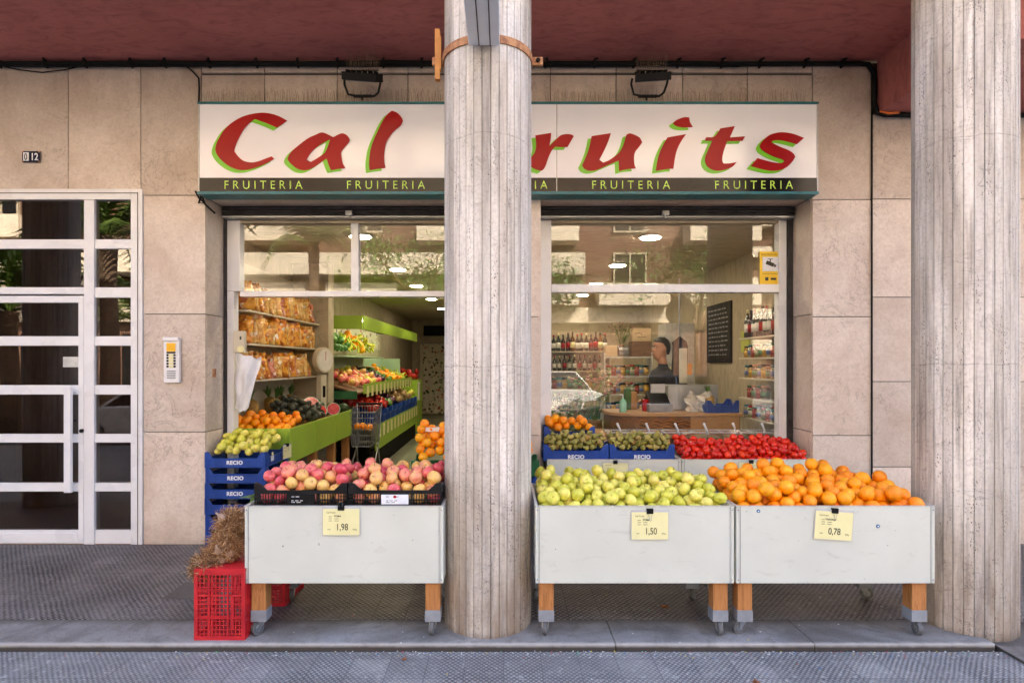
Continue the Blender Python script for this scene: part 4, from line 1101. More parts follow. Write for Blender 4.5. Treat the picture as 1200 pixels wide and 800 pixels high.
o = m.build('confetti', [simple('confetti_%d' % i, c, ns=9, rough=.5) for i, c in enumerate(cc)])
tag(o, 'scattered specks of coloured confetti along the kerb', 'confetti', kind='stuff')
# ================================================================= inside the shop
# ceiling lamps
def lamp(x, y, label):
    t = thing('ceiling_lamp', label, 'ceiling lamp', (x, y, 2.84), group='round ceiling lamps in the shop')
    MB().cyl((0,0,-.008), .115, .014, 28).build('lamp_rim', M['white_alu'], t); MB().cyl((0,0,-.018), .10, .006, 28).build('lamp_disc', M['lamp'], t)
for i, y in enumerate((6.06, 8.2, 9.95, 12.0, 14.1)): lamp(-1.45, y, f'lit round ceiling lamp seen through the left shopfront, {("nearest", "second", "third", "fourth", "farthest")[i]} in its row')
for i, y in enumerate((6.1, 7.85, 9.7, 11.3)): lamp(1.5, y, f'lit round ceiling lamp seen through the right window, {("nearest", "second", "third", "farthest")[i]} in its row')
o = thing('ceiling_speaker', 'round grey unlit disc in the shop ceiling right of the first lamp', 'ceiling disc', (-.42, 6.35, 2.84))
MB().cyl((0,0,-.012), .14, .02, 28).build('disc', M['tan_wall'], o); MB().cyl((0,0,-.024), .10, .004, 28).build('grille', M['grey_paint'], o)

# wall shelves with bags of snacks
sh = thing('snack_shelves', 'cream wall shelves of snack bags just inside the left shopfront', 'shelves', (-2.575, 5.62, 0))
for z in (2.05, 1.735, 1.385): part(MB().box(-2.745, -2.39, 5.62, 7.76, z-.018, z), 'shelf', M['shelf_cream'], sh)
part(MB().box(-2.747, -2.735, 5.62, 7.77, .95, 2.6), 'back_panel', M['shelf_cream'], sh)
bagm = []
for i, (a, b) in enumerate((((.86,.42,.06), (.50,.13,.02)), ((.80,.52,.17), (.58,.24,.06)), ((.70,.30,.20), (.42,.10,.06)))):
    s_ = NT('snack_bag_%d' % i); co = s_.coord(True)
    v = s_.n('ShaderNodeTexVoronoi', {'Vector': co, 'Scale': 34.0}); cl_ = s_.n('ShaderNodeSeparateColor', {0: v.outputs['Color']}).outputs[0]
    col = s_.ramp(cl_, [(.1, b), (.6, a), (.93, a), (.97, (.85,.8,.7))])
    bagm.append(s_.fin(col, .22, 0, s_.noise(co, 24, 4), .9, .02, coat=.6))
def bag_mesh(m_, seed):
    rg = random.Random(seed); m = MB(); n, k = 9, 12; V = []; w, h, d = rg.uniform(.075, .088), rg.uniform(.17, .22), rg.uniform(.038, .05)
    ph = [rg.uniform(0, 6.28) for _ in range(4)]
    for j in range(k+1):
        v = j/k; fz = min(1, math.sin(math.pi*min(1, max(0, v)))*1.5)**.6
        for i in range(2*n):
            a = 2*math.pi*i/(2*n); tw = w*(1-.10*math.sin(math.pi*v)+.05*math.sin(5*v+ph[0]))
            dd = d*fz*(1+.28*math.sin(3*a+6*v+ph[1])+rg.uniform(-.16,.16)); V.append((tw*math.cos(a)+.010*math.sin(4*v+ph[2])*v, dd*math.sin(a) if j not in (0, k) else .002*math.sin(a), v*h))
    F_ = [(j*2*n+i, j*2*n+(i+1)%(2*n), (j+1)*2*n+(i+1)%(2*n), (j+1)*2*n+i) for j in range(k) for i in range(2*n)]
    m.add(V, F_); top = [(-w+.19*w*q, rg.uniform(-.006,.006)) for q in range(11)]
    m.add([(x_, y_, h-.002) for x_, y_ in top]+[(x_*1.05, y_*2.5, h+.026+rg.uniform(0,.010)) for x_, y_ in top], [(q, q+1, q+12, q+11) for q in range(10)])
    return m.mesh('snack_bag', m_, True)
bags = [bag_mesh(bagm[(0,1,0,1,2,0,1,1)[i]], i) for i in range(8)]
for si, (z, nm) in enumerate(((2.05, 'top'), (1.735, 'middle'), (1.385, 'bottom'))):
    yy = 5.72
    while yy < 7.66:
        for xx in (-2.47, -2.64):
            o = link('snack_bag', R.choice(bags), loc=(xx+R.uniform(-.02,.02), yy+R.uniform(-.012,.012), z+.001)); o.rotation_euler = (R.uniform(-.05,.42), R.uniform(-.12,.12), R.uniform(-.5,.7)); q = R.uniform(.95, 1.2); o.scale = (q, q, q*R.uniform(.95,1.1))
            tag(o, f'clear bag of golden snacks on the {nm} shelf of the cream rack', 'snack bag', f'snack bags on the {nm} shelf')
        yy += .122
# green display table with fruit
tb = thing('display_table', 'green panelled fruit table with wooden legs along the left shop wall', 'table', (-2.36, 5.62, 0))
for i in range(3):
    a = 5.63+i*.765; part(MB().box(-2.03, -2.012, a, a+.757, .60, .93), 'green_panel', M['lime_panel'], tb, bevel=.003)
part(MB().box(-2.74, -2.032, 5.63, 5.65, .60, .93), 'end_panel', M['lime_panel'], tb)
part(MB().box(-2.74, -2.034, 5.652, 7.9, .855, .875), 'table_top', M['leg_wood'], tb)
for y in (5.7, 6.5, 7.2, 7.85): part(MB().box(-2.12, -2.035, y-.04, y+.04, .003, .853), 'leg', M['leg_wood'], tb)
P = pack(48, -2.70, -2.04, 5.66, 6.16, lambda x, y: .855+.09*min(1, (y-5.6)/.5), .0405)
heap('orange', ME['orange'], P, 'orange in the heap at the near end of the green table', 'orange', 'oranges at the near end of the green table')
av = blob_mesh('avocado', M['avocado'], .8, .8, 1.15)
P = pack(60, -2.48, -2.04, 6.2, 7.05, lambda x, y: .89+.12*min(1, (-2.04-x)/.4), .046)
heap('avocado', av, P, 'dark avocado behind the oranges on the green table', 'avocado', 'avocados on the green table')
# pineapples
def pineapple(x, y, z, label, s=1.0):
    t = thing('pineapple', label, 'pineapple', (x, y, z)); t.scale = (s, s, s); t.rotation_euler = (R.uniform(-.2,.2), R.uniform(-.3,.3), R.uniform(0,6))
    m = MB(); m.lathe([(0,0),(.045,.005),(.062,.05),(.066,.10),(.055,.15),(.03,.175),(0,.18)], 16, lobes=8, amp=.04); m.build('body', bagm[0] if False else simple('pineapple_rind', (.48,.30,.06), (.22,.12,.03), ns=60, rough=.6, bs=.8, bn=90), t, smooth=True)
    m = MB()
    for k in range(34):
        a = R.uniform(0, 6.28); e_ = R.uniform(.15, 1.2); L = R.uniform(.09, .17); c_, s_ = math.cos(a), math.sin(a)
        w = .011; p = (-s_*w, c_*w); r1 = L*.5*math.sin(e_)*.7; r2 = L*math.sin(e_)
        m.add([(p[0],p[1],.17),(-p[0],-p[1],.17),(c_*r1-p[0],s_*r1-p[1],.17+L*.6),(c_*r2,s_*r2,.17+L*(1.0-.3*e_)),(c_*r1+p[0],s_*r1+p[1],.17+L*.6)], [(0,1,2,4),(4,2,3)])
    m.build('leaf_crown', M['green_veg'], t)
for i, (x, y) in enumerate(((-2.60,6.22),(-2.54,6.55),(-2.62,6.75),(-2.57,7.0),(-2.61,7.25))):
    pineapple(x, y, .99, 'green-crowned pineapple behind the avocados, '+('nearest the door post', 'second from the door post', 'third from the door post', 'fourth from the door post', 'farthest from the door post')[i])
mel = blob_mesh('melon', M['melon'], 1, 1, .9)
for i, (x, y, z, r) in enumerate(((-2.35,7.45,1.0,.11),(-2.2,7.66,.96,.09),(-2.12,7.86,.95,.075),(-2.45,7.7,1.0,.10))):
    o = link('melon', mel, loc=(x, y, z)); o.scale = (r*1.3, r, r); o.rotation_euler = (0, .2, R.uniform(0, 3)); tag(o, 'dark green melon at the far end of the green table', 'melon', 'melons on the green table')
def melon_cut(x, y, z, r, label, tilt):
    t = thing('cut_watermelon', label, 'watermelon', (x, y, z)); t.rotation_euler = tilt
    prof = [(r*math.sin(math.pi/2*i/8), -r*math.cos(math.pi/2*i/8)) for i in range(9)]
    MB().lathe(prof, 20).build('rind', M['melon'], t, smooth=True); MB().cyl((0,0,.002), r*.985, .004, 24).build('pale_edge', M['mint'], t); MB().cyl((0,0,.005), r*.9, .004, 24).build('red_flesh', M['flesh'], t)
melon_cut(-2.30, 7.15, 1.05, .105, 'halved watermelon with its red face tilted to the door, on the green table', (1.1, 0, .5))
melon_cut(-2.14, 6.98, .99, .08, 'cut watermelon slice lying low at the front edge of the green table', (.9, .3, .3))
melon_cut(-2.10, 7.38, .98, .08, 'wrapped red watermelon quarter beside the halved watermelon', (1.2, 0, .2))
# weighing scale
t = thing('dial_scale', 'pale round dial scale on a column at the pier inside the door', 'scale', (-2.30, 7.55, .88)); t.rotation_euler = (0,0,rad(62)); t.scale = (.85,.85,.95)
MB().box(-.055, .055, -.05, .05, 0, .55).build('column', M['shelf_cream'], t, bevel=.01); MB().cyl((0, -.03, .74), .17, .10, 32, 'y').build('dial_case', M['shelf_cream'], t, bevel=.01)
MB().cyl((0, -.083, .74), .145, .004, 32, 'y').build('dial_face', M['paper'], t); MB().box(-.003, .003, -.09, -.086, .74, .86).build('needle', M['sign_red'], t)
MB().box(-.025, .025, -.056, -.0505, .25, .40).build('slot', M['black'], t)
# white bags at the post and a card box
def film(label, x0, x1, z0, z1, y):
    m = MB(); nx, nz = 10, 14; V = []; rg = random.Random(3)
    for s in (0, 1):
        for j in range(nz+1):
            for i in range(nx+1):
                u, v = i/nx, j/nz; wd = 1-.0*v
                xx = x0+(x1-x0)*u*(1-.50*v**1.5)*(1+.04*math.sin(11*v)); zz = z1-(z1-z0)*v*(1-.10*abs(u-.45)) - (.02*math.sin(3*u) if j else .06*u)+.008*math.sin(13*u)
                bul = .055*math.sin(math.pi*min(1, u*1.02))*math.sin(math.pi*(.12+.86*v)); V.append((xx+.006*math.sin(9*v+u*5), y+(-1 if s == 0 else 1)*bul+.014*math.sin(15*u+4*v)+.008*math.sin(9*v-8*u), zz))
    N_ = (nx+1)*(nz+1); Q = []
    for s in (0, 1):
        for j in range(nz):
            for i in range(nx): b = s*N_+j*(nx+1)+i; Q.append((b, b+1, b+nx+2, b+nx+1))
    m.add(V, Q); o = m.build('plastic_bags', M['white_film'], smooth=True); return tag(o, label, 'bags')
film('bunch of white plastic bags hanging from the left frame post', PX(275.5, 5.4), PX(306, 5.4), PZ(481, 5.4), PZ(413, 5.4), 5.40)
o = MB().box(PX(275.5, 5.42), PX(288.5, 5.42), 5.38, 5.43, PZ(413, 5.42), PZ(388, 5.42)).build('leaflet_box', M['shelf_cream'], bevel=.003)
tag(o, 'cream cardboard box fixed to the post above the white bags', 'box'); 
MB().cyl((PX(282, 5.38), 5.378, PZ(409, 5.38)), .03, .003, 16, 'y').build('yellow_seal', M['card'], o); MB().box(PX(281, 5.38), PX(283, 5.38), 5.376, 5.379, PZ(398, 5.38), PZ(394, 5.38)).build('printed_mark', M['ink'], o)

# produce stand along the left wall
st = thing('produce_stand', 'long lime green tiered produce stand with canopy along the left shop wall', 'produce stand', (-2.4, 8.3, 0))
part(MB().box(-2.74, -1.96, 8.3, 13.4, 2.19, 2.205), 'canopy_top', M['lime_panel'], st)
part(MB().box(-1.958, -1.94, 8.3, 13.4, 2.02, 2.205), 'canopy_fascia', M['lime_panel'], st); part(MB().box(-2.74, -1.96, 8.282, 8.299, 2.02, 2.205), 'canopy_end', M['lime_panel'], st)
def m_floral():
    s = NT('floral_print'); co = s.coord(); v = s.n('ShaderNodeTexVoronoi', {'Vector': co, 'Scale': 10.0}); c = s.n('ShaderNodeSeparateColor', {0: v.outputs['Color']}).outputs[0]
    col = s.ramp(c, [(.2, (.55,.50,.38)), (.42, (.05,.09,.03)), (.6, (.42,.06,.04)), (.72, (.60,.55,.42)), (.9, (.06,.05,.03))]); col = s.mix(s.ramp(v.outputs['Distance'], [(.35, 0.0), (.5, 1.0)]), col, (.58,.52,.40))
    return s.fin(col, .8)
M['floral'] = m_floral()
part(MB().box(-2.735, -2.72, 8.7, 13.2, 1.82, 2.18), 'printed_lining', M['floral'], st); part(MB().box(-2.735, -2.72, 8.32, 13.3, 1.28, 1.64), 'mint_backboard', M['mint'], st); part(MB().box(-2.718, -2.3, 13.28, 13.3, 1.2, 1.64), 'mint_end', M['mint'], st)
part(MB().box(-2.73, -2.32, 8.35, 11.6, 1.64, 1.66), 'upper_shelf', M['mint'], st)
m = MB(); m.prism([(-2.72, 1.36), (-2.02, 1.14), (-2.02, 1.115), (-2.72, 1.33)], 8.25, 13.0, 'xz'); part(m, 'sloping_tray', M['wood_brown'], st)
part(MB().box(-2.018, -2.0, 8.6, 13.0, 1.10, 1.24), 'price_rail', M['lime_panel'], st); part(MB().box(-2.72, -2.02, 8.23, 8.249, 1.05, 1.16), 'tray_end', M['green_plastic'], st)
part(MB().box(-1.83, -1.812, 8.5, 12.6, .30, .66), 'lower_panel', M['lime_panel'], st); part(MB().box(-2.72, -1.832, 8.5, 12.6, .62, .64), 'lower_deck', M['wood_brown'], st)
part(MB().box(-1.9, -1.86, 8.5, 12.6, .003, .298), 'plinth', M['black'], st)
for i in range(14): part(MB().box(-1.998, -1.994, 8.72+i*.31, 8.86+i*.31, 1.05, 1.21), 'price_tag', M['card'], st)
for i in range(13): part(MB().box(-1.809, -1.805, 8.66+i*.31, 8.80+i*.31, .46, .64), 'price_tag', M['card'], st)
kinds = {'apple': ('yellow', 'apple', .05), 'red': ('pink', 'apple', .05), 'orange': ('orange', 'orange', .05), 'pear': ('pear', 'pear', .04), 'tomato': ('tomato', 'tomato', .045)}
for k, m_ in (('banana', 'banana'), ('pepper', 'red_veg'), ('cabbage', 'green_veg'), ('aubergine', 'purple_veg'), ('potato', 'brown_veg')):
    ME[k] = blob_mesh(k, M[m_], .9, .75, 1.1) if k != 'banana' else MB().tube([(0,-.1,-1.2),(0,.25,-.7),(0,.4,0),(0,.25,.7),(0,-.1,1.2)], [.12,.3,.34,.3,.1], 7).mesh('banana', M['banana'], True)
def bin_(x0, x1, y0, y1, z0, z1, key, n, r, grp, wh, nm=None):
    P = pack(n, x0, x1, y0, y1, lambda x, y: z0+(z1-z0)*(x1-x)/(x1-x0), r, tries=14)
    nm = nm or key; heap(nm, ME[key], P, f'{nm.replace("_", " ")} {wh}', nm.split('_')[-1], grp)
seq1 = [('pink','red_apple'),('pink','red_apple'),('yellow','yellow_apple'),('pink','red_apple'),('aubergine','plum'),('cabbage','lettuce'),('orange','orange'),('orange','orange'),('banana','banana'),('banana','banana')]
for i, (k, nm) in enumerate(seq1):
    y = 8.35+i*.46; bin_(-2.62, -2.03, y, y+.45, 1.18, 1.40, k, 17, .052, f'{nm} row {i+1} on the sloping tray', f'on the sloping middle tray of the produce stand, {("nearest", "second", "third", "fourth", "fifth", "sixth", "seventh", "eighth", "ninth", "farthest")[i]} batch', nm)
seq0 = [('cabbage','cabbage'),('cabbage','cabbage'),('banana','banana'),('banana','banana'),('orange','orange'),('banana','banana'),('banana','banana')]
for i, (k, nm) in enumerate(seq0):
    y = 8.40+i*.40; bin_(-2.72, -2.34, y, y+.39, 1.68, 1.86, k, 15, .06, f'{nm} batch {i+1} on the top shelf', f'on the top shelf under the green canopy, {("nearest", "second", "third", "fourth", "fifth", "sixth", "farthest")[i]} batch', nm)
seq2 = [('pepper','red_pepper'),('tomato','tomato'),('pepper','red_pepper'),('cabbage','green_cabbage'),('aubergine','aubergine'),('potato','potato'),('potato','onion'),('potato','onion'),('yellow','lemon')]
nth = ('nearest', 'second', 'third', 'fourth', 'fifth', 'sixth', 'seventh', 'eighth', 'farthest')
for i, (k, nm) in enumerate(seq2):
    y = 8.52+i*.45
    solid_crate('blue_crate', f'blue vegetable crate on the lowest deck of the produce stand, {nth[i]} along it', .43, .56, .20, M['blue_plastic'], (-2.10, y+.215, .642), rz=rad(90), group='blue vegetable crates on the lowest deck')
    bin_(-2.36, -1.84, y+.02, y+.41, .80, .98, k, 14, .055, f'{nm} in lower crate {i+1}', f'in the {nth[i]} blue crate on the lowest deck of the produce stand', nm)
for i in range(4): part(MB().cyl((-2.10, 8.95+i*1.2, 2.175), .016, 1.1, 10, 'y'), 'added_tube_lamp', M['added_tube_lamp'], st)  # unseen tubes added under the canopy to brighten the produce
# shopping trolley
t = thing('shopping_trolley', 'small wire shopping trolley parked at the near end of the produce stand', 'trolley', (-1.87, 8.05, 0))
m = MB(); bot = [(-.12,-.2,.45),(.12,-.2,.45),(.12,.2,.45),(-.12,.2,.45)]; top = [(-.18,-.24,.90),(.18,-.24,.90),(.18,.27,.95),(-.18,.27,.95)]
for q in range(7):
    f_ = q/6; m.tube([tuple(a+(b-a)*f_ for a, b in zip(bot[k], top[k])) for k in range(4)], .005 if q in (0, 6) else .003, 4, closed=True)
for e_ in range(4):
    for q in range(9):
        g_ = q/9; a = [u+(v-u)*g_ for u, v in zip(bot[e_], bot[(e_+1)%4])]; b = [u+(v-u)*g_ for u, v in zip(top[e_], top[(e_+1)%4])]; m.tube([a, b], .003, 4)
for q in range(5): m.tube([(-.12+q*.06,-.2,.45),(-.12+q*.06,.2,.45)], .003, 4)
m.build('wire_basket', M['steel'], t)
m = MB()
for s in (-1, 1): m.tube([(s*.17,.27,.98),(s*.14,.22,.45),(s*.16,-.22,.10),(s*.16,.26,.10),(s*.14,.15,.45)], .010, 6)
m.build('wheel_frame', M['steel'], t)
m = MB().tube([(-.18,.29,.98),(.18,.29,.98)], .016, 8); m.build('push_bar', M['black'], t)
for s in (-1, 1):
    for y in (-.2, .25): MB().cyl((s*.16, y, .045), .045, .02, 14, 'x').build('wheel', M['rubber'], t)
bin_(-2.0, -1.74, 7.9, 8.25, .62, .66, 'orange', 6, .045, 'oranges in the trolley', 'in the wire shopping trolley', 'orange')
# far things on the left
t = thing('floral_curtain', 'floral printed curtain hanging over the doorway at the back of the shop', 'curtain', (-1.8, 17.9, 0))
m = MB(); V = []; n = 40
for s in (0, 1):
    for z in (.03, 2.12):
        for i in range(n+1): V.append((-2.5+i*1.5/n, 17.86+.03*math.sin(i*1.3)+s*.01, z))
Q = [(i, i+1, n+1+i+1, n+1+i) for i in range(n)]+[(2*n+2+i, 2*n+2+i+1, 3*n+3+i+1, 3*n+3+i) for i in range(n)]
part(m.add(V, Q), 'cloth', M['floral'], t, smooth=True); part(MB().cyl((-1.75, 17.85, 2.14), .012, 1.6, 8, 'x'), 'rail', M['steel'], t)
t = thing('green_stand', 'small lime green stand with dark fruit at the back of the shop', 'stand', (-2.2, 13.6, 0))
part(MB().box(-2.6, -1.95, 13.5, 14.3, .003, 1.15), 'body', M['lime_panel'], t); part(MB().box(-1.949, -1.93, 13.6, 13.8, .7, 1.1), 'hanging_bag', M['paper'], t)
bin_(-2.6, -1.97, 13.5, 14.3, 1.15, 1.25, 'pepper', 24, .07, 'peppers on the small green stand', 'on the small green stand at the back', 'red_pepper')

# ---- right-hand room
ctr = thing('shop_counter', 'curved wooden shop counter with scalloped brown front behind the right window', 'counter', (1.9, 6.6, 0))
def arc(x0, x1, y0, y1, rr, n=8): return [(x0+rr-rr*math.cos(math.pi/2*i/n), y0+rr-rr*math.sin(math.pi/2*i/n)) for i in range(n+1)]+[(x1, y0), (x1, y1), (x0, y1)]
part(MB().prism(arc(1.12, 2.55, 6.35, 7.0, .28), .98, 1.015, 'xy'), 'counter_top', M['wood_orange'], ctr, bevel=.006); part(MB().prism(arc(1.17, 2.53, 6.39, 6.98, .25), .003, .979, 'xy'), 'counter_front', M['wood_brown'], ctr)
m = MB()
for j in range(6):
    z = .93-j*.035; m.tube([(1.45+i*.03, 6.383, z+.010*math.sin(i*1.25+j)) for i in range(26)], .006, 4)
part(m, 'scalloped_trim', M['leg_wood'], ctr)
part(MB().box(2.0, 2.52, 6.374, 6.386, .72, .975), 'front_panel', M['wood_orange'], ctr)
# register, bottle, bag, crate
t = thing('cash_register', 'grey cash register on the shop counter in front of the man', 'cash register', (1.72, 6.6, 1.015))
MB().box(-.14, .12, -.12, .14, 0, .09).build('drawer', M['grey_paint'], t, bevel=.006); MB().prism([(-.10,.09),(.14,.09),(.14,.22),(.02,.16)], -.12, .10, 'yz').build('keyboard', M['black_plastic'], t, bevel=.004); MB().box(-.08, .08, .05, .07, .20, .30).build('display', M['green_grey_alu'], t)
t = thing('soap_bottle', 'green hand gel pump bottle on the shop counter', 'bottle', (1.30, 6.50, 1.015))
MB().lathe([(0,0),(.038,0),(.040,.01),(.040,.10),(.030,.13),(.012,.14),(.012,.15),(0,.15)], 16).build('body', simple('mint_gel', (.25,.55,.42), rough=.15), t, smooth=True); MB().tube([(0,0,.15),(0,0,.185),(-.035,0,.19)], .007, 8).build('pump', M['white_print'], t)
o = MB().box(1.85, 2.42, 6.72, 6.98, 1.016, 1.30).build('grey_cabinet', M['green_grey_alu'], bevel=.01); tag(o, 'low grey cabinet standing at the back of the shop counter', 'cabinet')
m = MB(); V = []; nx, nz = 9, 7
for s in (0, 1):
    for j in range(nz+1):
        for i in range(nx+1): V.append((2.0+i*.30/nx+.03*math.sin(j*1.1+i)*(j/nz), 6.50+.05*s+.03*math.sin(i*2.1+j*1.7), 1.02+j*.20/nz+.03*math.sin(i*1.2)*(j/nz)))
N_ = (nx+1)*(nz+1); o = m.add(V, [(s*N_+j*(nx+1)+i, s*N_+j*(nx+1)+i+1, s*N_+(j+1)*(nx+1)+i+1, s*N_+(j+1)*(nx+1)+i) for s in (0,1) for j in range(nz) for i in range(nx)]).build('paper_bag', M['paper']); tag(o, 'crumpled white paper bag lying on the counter right of the register', 'bag')
solid_crate('blue_crate', 'dark blue crate with a pineapple on the right end of the counter', .34, .28, .135, M['blue_plastic'], (2.34, 6.50, 1.016)); pineapple(2.25, 6.5, 1.06, 'small pineapple in the blue crate on the shop counter', .8)
# bulk food tubs in the window
bt = thing('tub_shelf', 'pale shelf behind the right window pane carrying clear tubs of nuts', 'shelf', (1.8, 5.75, 0))
part(MB().box(.95, 2.62, 5.57, 5.95, .755, .775), 'shelf_board', M['shelf_cream'], bt); part(MB().box(.95, 2.62, 5.93, 5.949, .003, .754), 'shelf_back', M['wood_brown'], bt)
tubm = glass('clear_tub', (.93,.94,.95), .10, .08)
nuts = [((.05,.03,.03),(.02,.012,.012)), ((.22,.10,.04),(.10,.04,.02)), ((.20,.09,.03),(.09,.04,.015)), ((.36,.30,.17),(.2,.17,.09)), ((.40,.36,.22),(.25,.2,.11)), ((.16,.09,.05),(.07,.04,.02))]
for i in range(6):
    x = .97+.275*i+.135; wh = ('far left', 'second from the left', 'third from the left', 'third from the right', 'second from the right', 'far right')[i]
    t = thing('nut_tub', f'tub of nuts with a scoop behind the right window, {wh}', 'tub', (x, 5.70, .776), group='clear tubs of nuts in the window')
    m = MB()
    def ringp(w, d, z): return [(-w,-d,z),(w,-d,z),(w,d,z),(-w,d,z)]
    A, Bq = ringp(.105,.09,0), ringp(.130,.11,.12); m.add(A+Bq, [(0,1,2,3),(0,1,5,4),(1,2,6,5),(2,3,7,6),(3,0,4,7)]); m.build('tub', tubm, t)
    m = MB()
    for (a, b, c, d) in ((-.136,.136,-.116,-.108),(-.136,.136,.108,.116),(-.136,-.128,-.1078,.1078),(.128,.136,-.1078,.1078)): m.box(a, b, c, d, .118, .128)
    m.build('rim', M['plastic_sleeve'], t)
    vv = NT('nuts_%d' % i); co = vv.coord(True); vo = vv.n('ShaderNodeTexVoronoi', {'Vector': co, 'Scale': 60.0}); cc_ = vv.n('ShaderNodeSeparateColor', {0: vo.outputs['Color']}).outputs[0]
    nm_ = vv.fin(vv.ramp(cc_, [(.2, nuts[i][1]), (.8, nuts[i][0])]), .5, 0, vv.math('SUBTRACT', 1.0, vo.outputs['Distance']), .9, .01)
    m = MB(); m.add(ringp(.100,.086,.004)+ringp(.118,.100,.075)+[(0,0,.095)], [(0,1,2,3),(0,1,5,4),(1,2,6,5),(2,3,7,6),(3,0,4,7),(4,5,8),(5,6,8),(6,7,8),(7,4,8)]); m.build('nuts', nm_, t)
    sc2 = MB().tube([(.02,0,.08),(.0,-.01,.15),(-.025,-.02,.20)], [.016,.009,.012], 8).build('scoop', M['white_print'], t, smooth=True)
# wall shelves on the right wall
ws = thing('wall_shelves', 'cream bracket shelves of bottles and jars on the right shop wall', 'shelves', (2.75, 6.0, 0))
levels = (1.82, 1.606, 1.39, 1.175, .97)
for z in levels: part(MB().box(2.60, 2.895, 5.62, 6.60, z-.016, z), 'shelf', M['shelf_cream'], ws)
part(MB().box(2.87, 2.895, 5.9, 5.93, .9, 2.0), 'bracket_rail', M['steel'], ws)
def bottle_mesh(name, m_, cap, r=.037, h=.30, lab=None, neck=.35):
    m = MB(); m.lathe([(0,0),(r*.95,0),(r,.01),(r,h*.58),(r*.85,h*.66),(r*neck,h*.76),(r*neck,h*.97),(0,h*.97)], 14)
    m.k = 1; m.lathe([(r*neck*1.15,h*.86),(r*neck*1.15,h),(0,h)], 12); m.k = 2; m.lathe([(r*1.02,h*.18),(r*1.02,h*.48)], 14)
    return m.mesh(name, [m_, cap, lab or M['paper']], True)
dg = simple('dark_green_bottle_glass', (.012,.022,.010), (.008,.014,.008), ns=5, rough=.12, coat=.5); dr = simple('dark_red_wine_glass', (.05,.008,.012), (.03,.005,.008), ns=5, rough=.12, coat=.5)
am = simple('amber_bottle_glass', (.22,.09,.02), (.14,.05,.01), ns=5, rough=.12, coat=.5); cl2 = simple('clear_blue_bottle', (.10,.34,.38), (.06,.24,.30), ns=5, rough=.12)
wine = [bottle_mesh('wine_bottle', dg, M['sign_red']), bottle_mesh('wine_bottle', dr, M['ink'], lab=M['sign_red']), bottle_mesh('wine_bottle', dg, M['card'], lab=M['paper']), bottle_mesh('wine_bottle', am, M['ink'], lab=M['card'])]
water = bottle_mesh('water_bottle', cl2, M['white_print'], .035, .26, neck=.4)
jarm = []; jl_ = [simple('jar_label_%d' % i, c) for i, c in enumerate(((.42,.40,.30),(.50,.30,.04),(.30,.05,.03),(.10,.22,.10),(.10,.14,.30)))]
for i, c in enumerate(((.12,.17,.04),(.38,.22,.04),(.28,.04,.02),(.16,.09,.04),(.32,.28,.18))):
    m = MB(); m.lathe([(0,0),(.034,0),(.036,.008),(.036,.075),(.030,.088),(0,.088)], 14); m.k = 1; m.lathe([(.033,.088),(.034,.106),(0,.107)], 14); m.k = 2; m.lathe([(.0365,.02),(.0365,.06)], 14)
    jarm.append(m.mesh('jar', [simple('jar_food_%d' % i, c, rough=.15, coat=.5), (M['sign_red'], M['dark_metal'], M['leaf'], M['rust'], M['teal'])[i], jl_[i]], True))
def rowi(name, meshes, x0, x1, y0, y1, z, n, label, cat, grp, rows_=1, sc_=1.0, dx=0, dy=0):
    for r_ in range(rows_):
        for i in range(n):
            f_ = (i+.5)/n; o = link(name, meshes[(i*7+r_*3) % len(meshes)] if not isinstance(meshes, bpy.types.Mesh) else meshes, loc=(x0+(x1-x0)*f_+dx*r_+R.uniform(-.004,.004), y0+(y1-y0)*f_+dy*r_, z+.001)); o.rotation_euler = (0,0,R.uniform(-.5,.5)); s = sc_*R.uniform(.94,1.05); o.scale = (s, s, s*R.uniform(.95,1.04)); tag(o, label, cat, grp)
rowi('wine_bottle', wine[:3], 2.66, 2.66, 5.70, 6.55, levels[0], 9, 'dark wine bottle on the top right wall shelf', 'bottle', 'bottles on the top right wall shelf', 2, dx=.11)
for i, (y, h_) in enumerate(((5.85,.26),(5.99,.30),(6.14,.27))):
    o = MB().box(2.80, 2.885, y, y+.085, levels[0]+.001, levels[0]+h_+.03).build('gift_box', M['sign_red'], bevel=.002); tag(o, 'red bottle gift box on the top right wall shelf', 'box', 'red gift boxes on the top shelf')
rowi('jar', jarm, 2.65, 2.65, 5.68, 6.52, levels[1], 9, 'small food jar on the second right wall shelf', 'jar', 'jars on the second right wall shelf', 2, 1.25, dx=.1)
rowi('jar', [jarm[1], jarm[4], jarm[3]], 2.66, 2.66, 5.68, 6.52, levels[2], 8, 'jar or small packet on the third right wall shelf', 'jar', 'jars on the third right wall shelf', 2, 1.3, dx=.1)
# egg trays and cartons on the lower shelves
em = simple('grey_egg_tray', (.40,.36,.31), (.3,.26,.22), ns=20); 
for k in range(3):
    m = MB(); m.M = Matrix.Rotation(rad(55), 4, 'Y')
    for i in range(5):
        for j in range(5): m.tube([(i*.045, j*.045, 0), (i*.045, j*.045, .02)], [.021, .010], 8)
    m.box(-.02, .20, -.02, .20, -.004, 0); o = m.build('egg_tray', em, loc=(2.63+.05*k, 5.74+.03*k, levels[3]+.19)); tag(o, f'grey egg tray leaning on the fourth wall shelf, {("front", "middle", "back")[k]} of three', 'egg tray')
rowi('jar', [jarm[3], jarm[2]], 2.68, 2.68, 6.05, 6.52, levels[3], 4, 'brown jar at the far end of the fourth wall shelf', 'jar', 'jars on the fourth wall shelf', 1, 1.3)
rowi('jar', [jarm[0], jarm[4], jarm[2]], 2.65, 2.65, 5.68, 6.52, levels[4], 8, 'green or white jar on the lowest right wall shelf', 'jar', 'jars on the lowest wall shelf', 2, 1.2, dx=.1)
